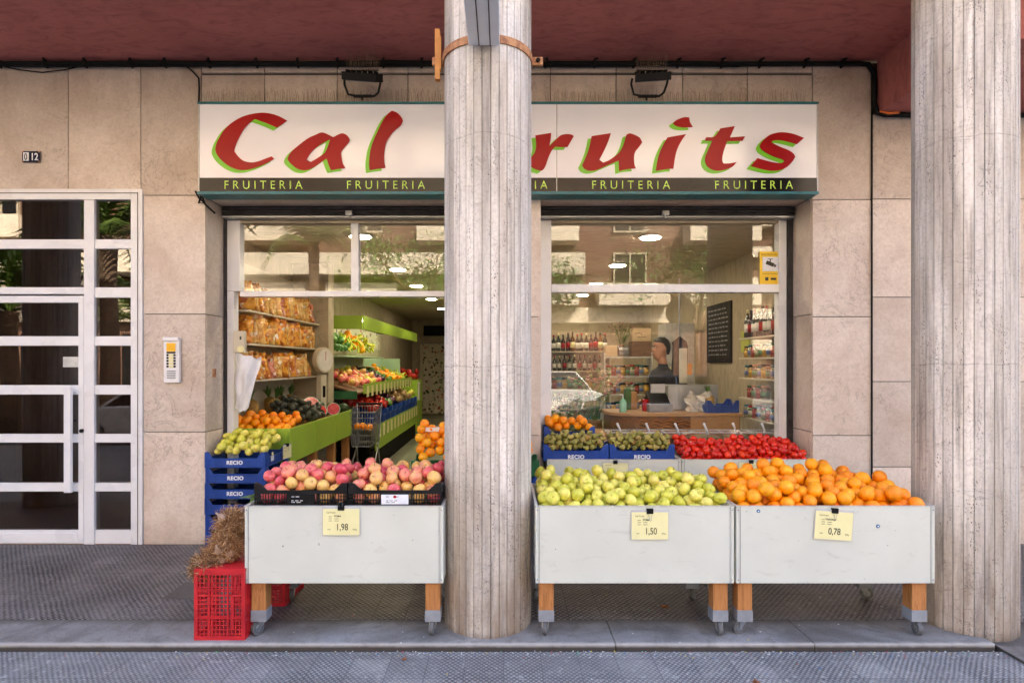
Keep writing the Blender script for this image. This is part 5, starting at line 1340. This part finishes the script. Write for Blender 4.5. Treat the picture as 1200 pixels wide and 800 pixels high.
# blackboard and notes
t = thing('blackboard', 'dark blackboard with faint chalk writing on the right shop wall', 'blackboard', (2.885, 8.0, 1.95))
part(MB().box(2.872, 2.898, 7.56, 8.44, 1.55, 2.34), 'board', M['black'], t); m = MB()
chalk = simple('chalk', (.30,.30,.28)); 
for j in range(11):
    y = 8.36
    while y > 7.7: L = R.uniform(.03, .12); m.box(2.8705, 2.8715, y-L, y, 2.25-j*.06, 2.262-j*.06+R.uniform(0,.008)); y -= L+.03
part(m, 'chalk_marks', chalk, t)
o = MB().box(2.885, 2.898, 7.02, 7.26, 1.68, 1.93).build('paper_note', simple('yellow_green_note', (.55,.60,.10))); tag(o, 'yellow-green note on the wall between the blackboard and the shelves', 'note')
# yellow camera notice on the glass
t = thing('camera_notice', 'yellow video surveillance notice at the top right of the right window', 'notice', (PX(903, 5.47), 5.47, PZ(314, 5.47)))
nw, nh = .100, .150; ynot = simple('notice_yellow', (.85,.56,.01), (.82,.52,.01), ns=10, rough=.35)
MB().box(-nw, nw, -.002, .002, -nh, nh).build('notice_sheet', ynot, t); p = MB().box(-.075, .075, -.0035, -.0022, -.03, .10).build('white_square', M['white_print'], t)
m = MB(); m.M = Matrix.Translation((0, 0, .035)) @ Matrix.Rotation(rad(22), 4, 'Y'); m.box(-.045, .030, -.0048, -.0036, -.016, .018); m.box(.033, .050, -.0048, -.0036, -.012, .012); m.M = Matrix.Translation((0, 0, .035)); m.box(-.010, .0, -.0048, -.0036, .015, .045); m.box(-.03, .02, -.0048, -.0036, .045, .050); m.build('camera_symbol', M['ink'], p)
text('ZONA VIDEOVIGILADA', .017, M['ink'], 'lettering', t, (0, -.0026, .118), .0003); m = MB(); m.box(-.08, .08, -.003, -.0022, -.055, -.052); m.box(-.05, -.02, -.003, -.0022, -.115, -.085); m.box(.0, .05, -.003, -.0022, -.11, -.09); m.build('small_print', M['ink'], t)

# shelving units on the far side of the right room
def rack(label, x0, x1, y, zs, m_, top, back=True):
    t = thing('shelf_rack', label, 'shelf rack', ((x0+x1)/2, y, 0))
    for z in zs: part(MB().box(x0+.02, x1-.02, y, y+.32, z-.02, z), 'shelf', m_, t)
    for x in (x0, x1-.019): part(MB().box(x, x+.018, y, y+.32, .003, top), 'upright', m_, t)
    if back: part(MB().box(x0, x1, y+.321, y+.335, .003, top), 'back_panel', M['shelf_cream'], t)
    return t
cream = M['shelf_cream']
rack('cream shelf rack of wine bottles at the left of the right-hand room', .66, 1.76, 9.8, (1.74, 1.42, 1.12, .80, .48), cream, 1.76)
rowi('wine_bottle', [wine[0], wine[0], wine[2], wine[1], wine[1], wine[3]], .72, 1.72, 9.9, 9.9, 1.74, 13, 'wine bottle on top of the cream rack behind the right window', 'bottle', 'wine bottles on top of the rack')
rowi('wine_bottle', [wine[1], wine[0], wine[2]], .72, 1.72, 9.88, 9.88, 1.42, 12, 'wine bottle on the second level of the cream rack', 'bottle', 'wine bottles on the second level', 1, .85)
rowi('jar', jarm, .72, 1.72, 9.88, 9.88, 1.12, 12, 'jar on the third level of the cream rack', 'jar', 'jars on the third level of the rack', 1, 1.7)
rowi('wine_bottle', [wine[0], wine[2]], .72, 1.72, 9.88, 9.88, .80, 12, 'short dark bottle on the fourth level of the cream rack', 'bottle', 'bottles on the fourth level', 1, .8)
rowi('water_bottle', water, .72, 1.72, 9.88, 9.88, .48, 13, 'blue-green water bottle on the lowest level of the cream rack', 'bottle', 'water bottles on the lowest level')
rack('pale metal shelf rack of jars and cans behind the man', 1.45, 2.15, 8.6, (1.64, 1.36, 1.10, .82, .5), M['cart_trim'], 1.70, False)
for k, z in enumerate((1.36, 1.10, .82, .5)):
    rowi('jar', jarm if k != 2 else [jarm[4], jarm[1]], 1.5, 2.1, 8.7, 8.7, z, 9, f'jar on the {("upper", "middle", "lower", "lowest")[k]} level of the pale metal rack', 'jar', f'jars on level {k+2} of the pale metal rack', 1, 1.5)
    
def wbox(x0, x1, y0, y1, z0, z1, m_, label, name='wooden_box', cat='box'): o = MB().box(x0, x1, y0, y1, z0, z1).build(name, m_, bevel=.004); return tag(o, label, cat)
pale = m_wood('pale_wood', (.62,.46,.28), (.5,.35,.2), .5, (1.5,14,14))
wbox(1.47, 1.64, 8.62, 8.8, 1.642, 1.80, pale, 'pale wooden box at the left end on top of the metal rack')
b_ = wbox(1.86, 2.13, 8.62, 8.85, 1.86, 2.05, pale, 'printed wooden box raised above the metal rack')
wbox(1.85, 2.14, 8.62, 8.88, 1.642, 1.858, M['wood_brown'], 'brown wooden box under the printed wooden box')
m = MB(); m.tube([(1.95+.05*math.cos(a*.5), 8.617, 1.95+.03*math.sin(a*.5)) for a in range(7)], .004, 4); m.box(1.93, 2.06, 8.614, 8.618, 1.92, 1.926); m.build('printed_mark', M['ink'], b_)
o = MB().cyl((1.745, 8.72, 1.725), .075, .14, 20, 'x').build('tin_can', M['steel'], bevel=.004); tag(o, 'shiny tin can lying on top of the metal rack', 'can')
t = thing('pale_cabinet', 'tall pale cabinet with notes pinned to it behind the man', 'cabinet', (2.55, 8.7, 0))
part(MB().box(2.33, 2.76, 8.62, 9.0, .003, 2.12), 'carcass', M['cart_trim'], t, bevel=.006)
for (a, b, c, d, mm) in ((2.36,2.50,1.55,1.72,'paper'),(2.53,2.66,1.60,1.74,'paper'),(2.40,2.55,1.36,1.50,'card'),(2.62,2.72,1.38,1.54,'orange')): part(MB().box(a, b, 8.612, 8.619, c, d), 'pinned_note', M[mm], t)
t = thing('hanging_coat', 'dark coat and pale cloth hanging on hooks between the man and the cabinet', 'coat', (2.45, 8.3, 1.42))
m = MB(); V = []
for s in (0, 1):
    for j in range(9):
        for i in range(7): V.append((-.10+i*.033+.01*math.sin(j), -.03+s*.06+.02*math.sin(i*2.3+j*.6), .50-j*.125-.03*abs(i-3)*(j == 0)))
m.add(V, [(s*63+j*7+i, s*63+j*7+i+1, s*63+(j+1)*7+i+1, s*63+(j+1)*7+i) for s in (0,1) for j in range(8) for i in range(6)]); m.build('coat', M['black'], t, smooth=True)
MB().box(-.03, .08, -.09, -.06, -.15, .33).build('pale_cloth', M['paper'], t, bevel=.01); MB().tube([(0,.02,.5),(0,.02,1.3)], .01, 6).build('hook_rail', M['steel'], t)
for i, (x, y, h_, mm, lb) in enumerate(((1.50,6.9,.20,'wood_orange','orange tin at the back of the counter'),(1.58,6.62,.13,'sign_red','small red packet on the counter beside the gel pump'),(1.42,6.85,.24,'leaf','dark green tin at the back left of the counter'))):
    tag(MB().box(x-.04, x+.04, y-.03, y+.03, 1.016, 1.016+h_).build('tin', M[mm], bevel=.008), lb, 'tin')
# dried flowers
def bouquet(x, y, z, label, seed, s=1):
    rg = random.Random(seed); t = thing('flower_bouquet', label, 'flowers', (x, y, z))
    MB().lathe([(0,0),(.07*s,0),(.09*s,.12*s),(.07*s,.22*s),(.08*s,.25*s)], 16).build('vase', M['wood_brown'], t, smooth=True)
    m = MB()
    for _ in range(60):
        a = rg.uniform(0, 6.28); e_ = rg.uniform(.05, .75); L = rg.uniform(.3, .6)*s; c_ = (math.cos(a)*math.sin(e_)*L, math.sin(a)*math.sin(e_)*L, .2*s+math.cos(e_)*L)
        m.k = 0; m.tube([(0,0,.2*s),(c_[0]*.5,c_[1]*.5,.2*s+(c_[2]-.2*s)*.6),c_], .002, 4); m.k = rg.choice([0,1,1,2]); r = rg.uniform(.012,.03)*s
        for q in range(4): m.ell((c_[0]+rg.uniform(-r,r), c_[1]+rg.uniform(-r,r), c_[2]+rg.uniform(-r,r)), r*.7, r*.7, r*.4, 6, 4)
    m.build('stems_and_heads', [M['green_veg'], simple('dusty_pink_petal', (.42,.22,.20)), simple('straw_petal', (.62,.52,.34))], t)
bouquet(1.05, 6.85, .62, 'dried flower bouquet in a vase at the left end of the counter', 5, 1.1); bouquet(.80, 7.1, .35, 'loose green and straw bouquet left of the dried flowers', 6, 1.0)
bouquet(1.72, 8.72, 1.66, 'dark leafy bunch on top of the metal rack', 9, .6)
t = thing('barrel_stool', 'small round wooden keg left of the counter', 'keg', (1.02, 6.35, 0)); MB().lathe([(0,0),(.13,0),(.16,.3),(.16,.55),(.13,.84),(0,.84)], 20).build('staves', M['wood_orange'], t, smooth=True)
for z in (.2, .62): MB().lathe([(.163,z),(.165,z+.03)], 20).build('hoop', M['dark_metal'], t)

# ================================================================= the man at the till
def loft(m, rings, seg=20, e=2.3):
    """closed stack of super-elliptic rings (z, x_front, x_back, half_width)"""
    V = []
    for (z, xf, xb, hw) in rings:
        c, a_ = (xf+xb)/2, (xb-xf)/2
        for k in range(seg):
            q = 2*math.pi*k/seg; cc_, ss = math.cos(q), math.sin(q)
            V.append((c+a_*math.copysign(abs(cc_)**(2/e), cc_), hw*math.copysign(abs(ss)**(2/e), ss), z))
    n = len(rings)
    m.add(V, [(i*seg+k, i*seg+(k+1)%seg, (i+1)*seg+(k+1)%seg, (i+1)*seg+k) for i in range(n-1) for k in range(seg)]+[tuple(range(seg))[::-1], tuple((n-1)*seg+k for k in range(seg))])
b_ = MB()
loft(b_, [(1.585,-.060,.0,.030),(1.60,-.082,.03,.044),(1.62,-.094,.055,.055),(1.65,-.100,.078,.064),(1.685,-.101,.092,.070),(1.715,-.094,.100,.074),(1.735,-.088,.102,.075),(1.76,-.098,.104,.077),(1.79,-.094,.100,.076),(1.82,-.074,.086,.064),(1.842,-.040,.058,.042),(1.85,-.01,.03,.02)])
b_.tube([(.035,0,1.44),(.030,0,1.52),(.015,0,1.60),(.005,0,1.66)], [.072,.060,.058,.055], 14)
loft(b_, [(.86,-.10,.11,.165),(.95,-.105,.12,.172),(1.06,-.105,.105,.150),(1.18,-.118,.11,.160),(1.30,-.130,.120,.185),(1.39,-.115,.125,.205),(1.44,-.085,.120,.190),(1.475,-.05,.100,.130),(1.50,-.03,.085,.075)])
for s in (-1, 1):
    b_.tube([(.02,s*.165,1.425),(.022,s*.205,1.39),(.035,s*.238,1.25),(.04,s*.245,1.13)], [.060,.066,.054,.046], 12); b_.tube([(.045,s*.245,1.15),(-.06,s*.225,1.09),(-.17,s*.19,1.06),(-.20,s*.185,1.058)], [.048,.043,.030,.025], 12)
    b_.ell((-.245, s*.178, 1.050), .050, .040, .017, 12, 8)
    for k, L in enumerate((.050, .072, .078, .070)):
        yy = s*(.178+(-.030+.020*k)); b_.tube([(-.275, yy, 1.050), (-.285-L*.55, yy+s*.002*(k-1.5), 1.042), (-.283-L, yy+s*.003*(k-1.5), 1.022)], [.0095,.0088,.0068], 8)
    b_.tube([(-.225, s*.148, 1.048), (-.255, s*.128, 1.040), (-.285, s*.122, 1.028)], [.013,.011,.008], 8)
    b_.tube([(.005,s*.088,.92),(-.0,s*.095,.70),(-.01,s*.10,.50),(.015,s*.10,.30),(.02,s*.10,.09)], [.098,.080,.060,.056,.044], 14); b_.ell((-.06, s*.105, .045), .135, .045, .044, 12, 8)
b_.add([(-.092,-.006,1.745),(-.092,.006,1.745),(-.128,-.010,1.698),(-.128,.010,1.698),(-.09,-.018,1.69),(-.09,.018,1.69),(-.07,0,1.72)], [(0,1,3,2),(2,3,5,4),(0,2,4),(1,5,3),(0,4,6),(1,6,5),(4,5,6),(0,6,1)])
for s in (-1, 1): b_.ell((.005, s*.078, 1.715), .018, .012, .030, 8, 6)
b_.ell((-.100, 0, 1.652), .010, .026, .006, 8, 6)
me0 = b_.mesh('tmp', [M['black']]); o0 = bpy.data.objects.new('tmp', me0); COL.objects.link(o0)
rm = o0.modifiers.new('r', 'REMESH'); rm.mode = 'VOXEL'; rm.voxel_size = .0075; rm.use_smooth_shade = True
sm_ = o0.modifiers.new('s', 'SMOOTH'); sm_.factor = .5; sm_.iterations = 3
bpy.context.view_layer.update(); body = bpy.data.meshes.new_from_object(o0.evaluated_get(bpy.context.evaluated_depsgraph_get())); bpy.data.objects.remove(o0)
jum = simple('charcoal_jumper', (.020,.020,.026), (.012,.012,.016), ns=9, rough=.9, bs=.3); skn = simple('skin', (.50,.255,.17), (.43,.21,.135), ns=9, rough=.5); tro = simple('dark_trousers', (.03,.035,.05), rough=.9); shoe = simple('dark_shoe', (.02,.015,.012), rough=.4)
body.materials.clear()
for m_ in (jum, skn, tro, shoe): body.materials.append(m_)
for p in body.polygons:
    c = p.center; p.material_index = 3 if c.z < .085 else 2 if c.z < .93 else 1 if (c.z > 1.535 or c.x < -.185) else 0
man = thing('person', 'man with short dark hair in a dark jumper, standing behind the counter facing left', 'person', (1.96, 7.45, .002), rad(12))
bo = link('body', body, man)
hm = MB(); loft(hm, [(1.655,.045,.103,.058),(1.69,.028,.113,.076),(1.735,.010,.119,.0835),(1.765,-.022,.119,.084),(1.785,-.050,.116,.083),(1.803,-.080,.111,.079),(1.818,-.086,.104,.074),(1.838,-.070,.090,.062),(1.856,-.045,.068,.046),(1.868,-.015,.04,.025)], 24); hm.v = [(a+R.uniform(-.0035,.0035), b+R.uniform(-.0035,.0035), c+R.uniform(-.004,.004)) for a, b, c in hm.v]
ho = hm.build('hair', simple('dark_hair', (.018,.012,.009), (.01,.007,.005), ns=40, rough=.6, bs=.8, bn=120), man, smooth=True)
for s in (-1, 1):
    MB().ell((-.0895, s*.030, 1.738), .008, .012, .007, 8, 6).build('eye', M['white_print'], man, smooth=True); MB().ell((-.0965, s*.031, 1.738), .003, .005, .005, 6, 4).build('pupil', M['black'], man); MB().box(-.1045, -.094, s*.032-.016, s*.032+.016, 1.757, 1.763).build('eyebrow', M['black'], man)
MB().ell((-.1065, 0, 1.652), .006, .024, .005, 8, 6).build('mouth', simple('lip', (.36,.13,.11)), man, smooth=True)

# ================================================================= the street behind the viewer (seen mirrored in the glass)
far = thing('apartment_block', 'sunlit cream apartment block with balconies across the street', 'building', (0, -17, 0))
cream2 = simple('cream_render', (.68,.60,.46), (.6,.52,.4), ns=2, rough=.9); brick = simple('brown_brick', (.17,.09,.055), (.12,.06,.04), ns=30, rough=.9)
part(MB().box(-34, 11.0, -24, -17, 0, 15), 'wall', brick, far); part(MB().box(-34, 11.0, -17.5, -16.6, 3.4, 4.1), 'shopfront_fascia', cream2, far)
wp = MB().box(-.7, .7, -.04, .04, -.9, .9).mesh('window', [M['black']]); wf = MB()
for (a, b, c, d) in ((-.78,.78,-.98,-.9),(-.78,.78,.9,.98),(-.78,-.7,-.9,.9),(.7,.78,-.9,.9),(-.04,.04,-.9,.9)): wf.box(a, b, -.06, .08, c, d)
wfm = wf.mesh('window_frame', [M['tan_wall']]); bal = MB().box(-1.6, 1.6, 0, 1.15, 0, .14).box(-1.6, 1.6, 1.07, 1.15, .14, 1.0).box(-1.6, -1.52, 0, 1.069, .14, 1.0).box(1.52, 1.6, 0, 1.069, .14, 1.0).mesh('balcony', [cream2])
for f_ in range(4):
    for i in range(11):
        x = -31+i*4.1; z = 4.6+f_*2.9
        o = link('window', wp, far, loc=(x, .06, z+1.1)); link('window_frame', wfm, o)
        if (i+f_) % 3 != 1 or f_ == 0: link('balcony', bal, far, loc=(x, 0, z-.45))
for i in range(9):
    link('shop_window', wp, far, loc=(-30+i*4.6, .08, 1.6)).scale = (1.6, 1, 1.4)
f2 = thing('apartment_block', 'taller white balconied block farther down the side street', 'building', (26, -48, 0))
part(MB().box(12, 44, -60, -48, 0, 24), 'wall', brick, f2)
for f_ in range(7):
    for i in range(6): link('balcony', bal, f2, loc=(-12+i*5.2, 0, 2.8+f_*3.0)).scale = (1.55, 1, 1)
part(MB().box(-40, -34.5, -30, -18, 0, 10), 'wing_wall', cream2, far)
part(MB().box(-34, 3.6, -16.95, -15.3, 5.45, 5.58), 'balcony_slab', cream2, far); part(MB().box(-34, 3.6, -15.38, -15.3, 5.581, 6.4), 'balcony_parapet', cream2, far)
# palms
def frond_mesh(seed):
    rg = random.Random(seed); m = MB(); n = 22; L = 1.9
    pts = [Vector((L*i/n, 0, .75*math.sin(i/n*2.2)-.95*(i/n)**2.2)) for i in range(n+1)]; m.tube(pts, [.02*(1-i/n)+.004 for i in range(n+1)], 4)
    for i in range(3, n+1):
        for s in (-1, 1):
            l = .55*math.sin(math.pi*(.12+.82*i/n)); d = Vector((.45, s*.85, -.25+rg.uniform(-.1,.1))).normalized()*l; p = pts[i]; w = .035
            m.add([tuple(p+Vector((-w,0,0))), tuple(p+Vector((w,0,0))), tuple(p+d+Vector((0,0,-.1*l)))], [(0,1,2)])
    return m.mesh('frond', M['palm_leaf'])
M['palm_leaf'] = simple('palm_leaf', (.12,.19,.03), (.06,.11,.02), ns=3, rough=.5); fr = [frond_mesh(i) for i in range(3)]
def palm(x, y, h, label, n=22, s=1.0, z0=-.19):
    t = thing('palm_tree', label, 'palm tree', (x, y, z0)); H = h
    MB().tube([(0,0,0),(.06,0,H*.4),(.02,.03,H*.8),(0,0,H)], [.24,.19,.17,.2], 12).build('trunk', simple('palm_bark', (.20,.13,.08), (.12,.08,.05), ns=14, rough=.95, bs=1, bn=9, bd=.05), t, smooth=True)
    for i in range(n):
        o = link('frond', fr[i % 3], t, loc=(0, 0, H)); o.rotation_euler = (R.uniform(-.2,.2), R.uniform(-.9, .35), i*2.4+R.uniform(-.2,.2)); q = s*R.uniform(.85,1.15); o.scale = (q, q, q)
palm(-8.7, -2.9, 4.5, 'palm tree at the kerb across from the entrance door', 26, 1.1); palm(-11.3, -3.4, 2.9, 'low bushy palm left of the entrance door', 24, 1.2); palm(-6.6, -9.8, 5.6, 'palm tree on the far pavement across the street', 24, 1.3, -.06); palm(-12.5, -10.2, 3.0, 'short palm on the far pavement', 22, 1.2, -.06)
# broad-leaved street trees
def street_tree(x, y, label, seed, h=6.5):
    rg = random.Random(seed); t = thing('street_tree', label, 'tree', (x, y, -.06)); m = MB(); tips = []
    m.tube([(0,0,0),(.05,.02,h*.25),(0,.05,h*.45)], [.17,.13,.11], 10)
    for _ in range(7):
        a = rg.uniform(0, 6.28); e_ = rg.uniform(.3, .9); L = h*rg.uniform(.25,.45); p = Vector((math.cos(a)*math.sin(e_)*L, math.sin(a)*math.sin(e_)*L, h*.45+math.cos(e_)*L)); m.tube([(0,.05,h*.42), tuple(p*.5+Vector((0,0,h*.25))), tuple(p)], [.07,.045,.02], 6); tips.append(p)
        for _k in range(3): q = p+Vector((rg.gauss(0,.5), rg.gauss(0,.5), rg.gauss(.2,.4))); m.tube([tuple(p), tuple(q)], [.02,.006], 5); tips.append(q)
    m.build('trunk', M['wood_brown'], t, smooth=True); m = MB()
    for _ in range(2600):
        c = rg.choice(tips); p = c+Vector((rg.gauss(0,.38), rg.gauss(0,.38), rg.gauss(0,.30))); d = Vector((rg.gauss(0,1), rg.gauss(0,1), rg.gauss(0,1))).normalized()*rg.uniform(.04,.08); e2 = d.cross(Vector((rg.gauss(0,1), rg.gauss(0,1), 1))).normalized()*.035
        m.add([tuple(p-d), tuple(p+e2), tuple(p+d), tuple(p-e2)], [(0,1,2,3)])
    m.build('crown', M['green_veg'], t)
street_tree(-2.6, -8.9, 'leafy street tree across the road, mirrored in the left transom', 11); street_tree(.9, -10.6, 'leafy street tree across the road near the middle', 12, 5.6); street_tree(6.9, -10.4, 'leafy street tree across the road on the right', 13, 6.2)
# parked cars
def car_body(m_, label, x, y, col):
    t = thing('parked_car', label, 'car', (x, y, -.19)); L = 2.08
    low = [(-L,.30),(-L+.02,.62),(-L+.12,.74),(-1.1,.86),(-.95,.88),(.95,.92),(1.75,.90),(L-.03,.80),(L,.55),(L-.02,.30),(1.65,.26),(1.60,.45),(1.30,.62),(1.0,.45),(.95,.24),(-.98,.24),(-1.02,.45),(-1.32,.62),(-1.62,.45),(-1.66,.26)]
    MB().prism(low, -.84, .84, 'xz').build('body', col, t, bevel=.05, seg=3)
    m = MB(); m.add([(-1.05,-.76,.88),(1.72,-.76,.90),(1.72,.76,.90),(-1.05,.76,.88),(-.30,-.60,1.42),(1.25,-.60,1.43),(1.25,.60,1.43),(-.30,.60,1.42)], [(0,1,5,4),(1,2,6,5),(2,3,7,6),(3,0,4,7)]); m.build('windows', M['black_plastic'], t, bevel=.03)
    MB().box(-.32, 1.27, -.61, .61, 1.425, 1.465).build('roof', col, t, bevel=.02)
    m = MB()
    for s in (-1, 1):
        for (a, b) in (((-1.07,.87),(-.31,1.43)), ((.35,.90),(.38,1.44)), ((1.74,.88),(1.26,1.44))): m.tube([(a[0], s*.77, a[1]), (b[0], s*.605, b[1])], .028, 6)
    m.build('pillars', col, t)
    for xx in (-1.32, 1.30):
        for s in (-1, 1): w = MB().cyl((xx, s*.76, .31), .31, .2, 24, 'y').build('wheel', M['rubber'], t, bevel=.02); MB().cyl((xx, s*.865, .31), .19, .012, 18, 'y').build('rim', M['steel'], w)
    for s in (-1, 1): MB().ell((-L+.10, s*.60, .66), .07, .16, .07, 10, 6).build('headlight', M['white_print'], t, smooth=True); MB().ell((L-.05, s*.66, .70), .05, .10, .09, 10, 6).build('tail_light', M['sign_red'], t, smooth=True)
silver = simple('silver_blue_paint', (.38,.46,.56), (.34,.42,.52), ns=2, rough=.25, metal=.5, coat=1, bs=0); navy = simple('dark_blue_paint', (.03,.06,.14), rough=.25, coat=1, bs=0); white = simple('white_car_paint', (.7,.7,.7), rough=.25, coat=1, bs=0)
car_body(None, 'silver-blue hatchback parked at the near kerb, right of centre', 3.3, -2.4, silver); car_body(None, 'dark blue hatchback parked at the near kerb, left of centre', -1.7, -2.4, navy); car_body(None, 'white hatchback parked at the near kerb in front of the entrance', -6.9, -2.4, white)
car_body(None, 'white hatchback parked at the far kerb of the road', 1.0, -8.3, white); car_body(None, 'dark blue hatchback parked at the far kerb of the road', -9.5, -8.3, navy)
t = thing('road_sign', 'round road sign on a steel pole at the near kerb', 'road sign', (3.55, -1.0, -.034)); MB().cyl((0,0,1.5), .03, 3.0, 10).build('pole', M['steel'], t); MB().cyl((0, 0, 2.6), .30, .02, 32, 'y').build('disc', M['steel'], t)

# ================================================================= camera, sun and sky
cam = bpy.data.cameras.new('camera'); co_ = bpy.data.objects.new('camera', cam); COL.objects.link(co_)
co_.location = (0, 0, CH); co_.rotation_euler = (math.pi/2, 0, 0)
cam.sensor_width = 36; cam.lens = 36*F/1200; cam.shift_x = (600-CX)/1200; cam.shift_y = (CY-400)/1200; cam.clip_end = 500; cam.clip_start = .05
sc.camera = co_
EL, AZ = rad(42), rad(28)
su = bpy.data.lights.new('sun', 'SUN'); su.energy = 4.2; su.angle = rad(.53); su.color = (1, .94, .84); so_ = bpy.data.objects.new('sun', su); COL.objects.link(so_)
dv = Vector((math.sin(AZ)*math.cos(EL), math.cos(AZ)*math.cos(EL), math.sin(EL)))
so_.rotation_euler = dv.to_track_quat('Z', 'Y').to_euler(); so_.location = (0, 0, 20)
w = bpy.data.worlds.new('World'); sc.world = w; w.use_nodes = True; nt = w.node_tree; nt.nodes.clear()
sk = nt.nodes.new('ShaderNodeTexSky'); sk.sky_type = 'NISHITA'; sk.sun_disc = False; sk.sun_elevation = EL; sk.sun_rotation = AZ; sk.altitude = 50; sk.dust_density = 4.0; sk.air_density = .6; sk.ozone_density = .4
bg = nt.nodes.new('ShaderNodeBackground'); bg.inputs[1].default_value = .15; ou = nt.nodes.new('ShaderNodeOutputWorld')
nt.links.new(sk.outputs[0], bg.inputs[0]); nt.links.new(bg.outputs[0], ou.inputs[0])
sc.view_settings.view_transform = 'Standard'; sc.view_settings.look = 'None'; sc.view_settings.exposure = EXPO; sc.view_settings.gamma = 1
try: sc.view_settings.use_white_balance = True; sc.view_settings.white_balance_temperature = 6950
except Exception: pass
cy = sc.cycles; cy.use_denoising = True; cy.max_bounces = 10; cy.diffuse_bounces = 5; cy.glossy_bounces = 4; cy.transparent_max_bounces = 16; cy.transmission_bounces = 6
cy.sample_clamp_indirect = 6; cy.caustics_reflective = False; cy.caustics_refractive = False; cy.use_adaptive_sampling = True; cy.adaptive_threshold = .01
try: cy.denoiser = 'OPENIMAGEDENOISE'; cy.denoising_input_passes = 'RGB_ALBEDO_NORMAL'
except Exception: pass
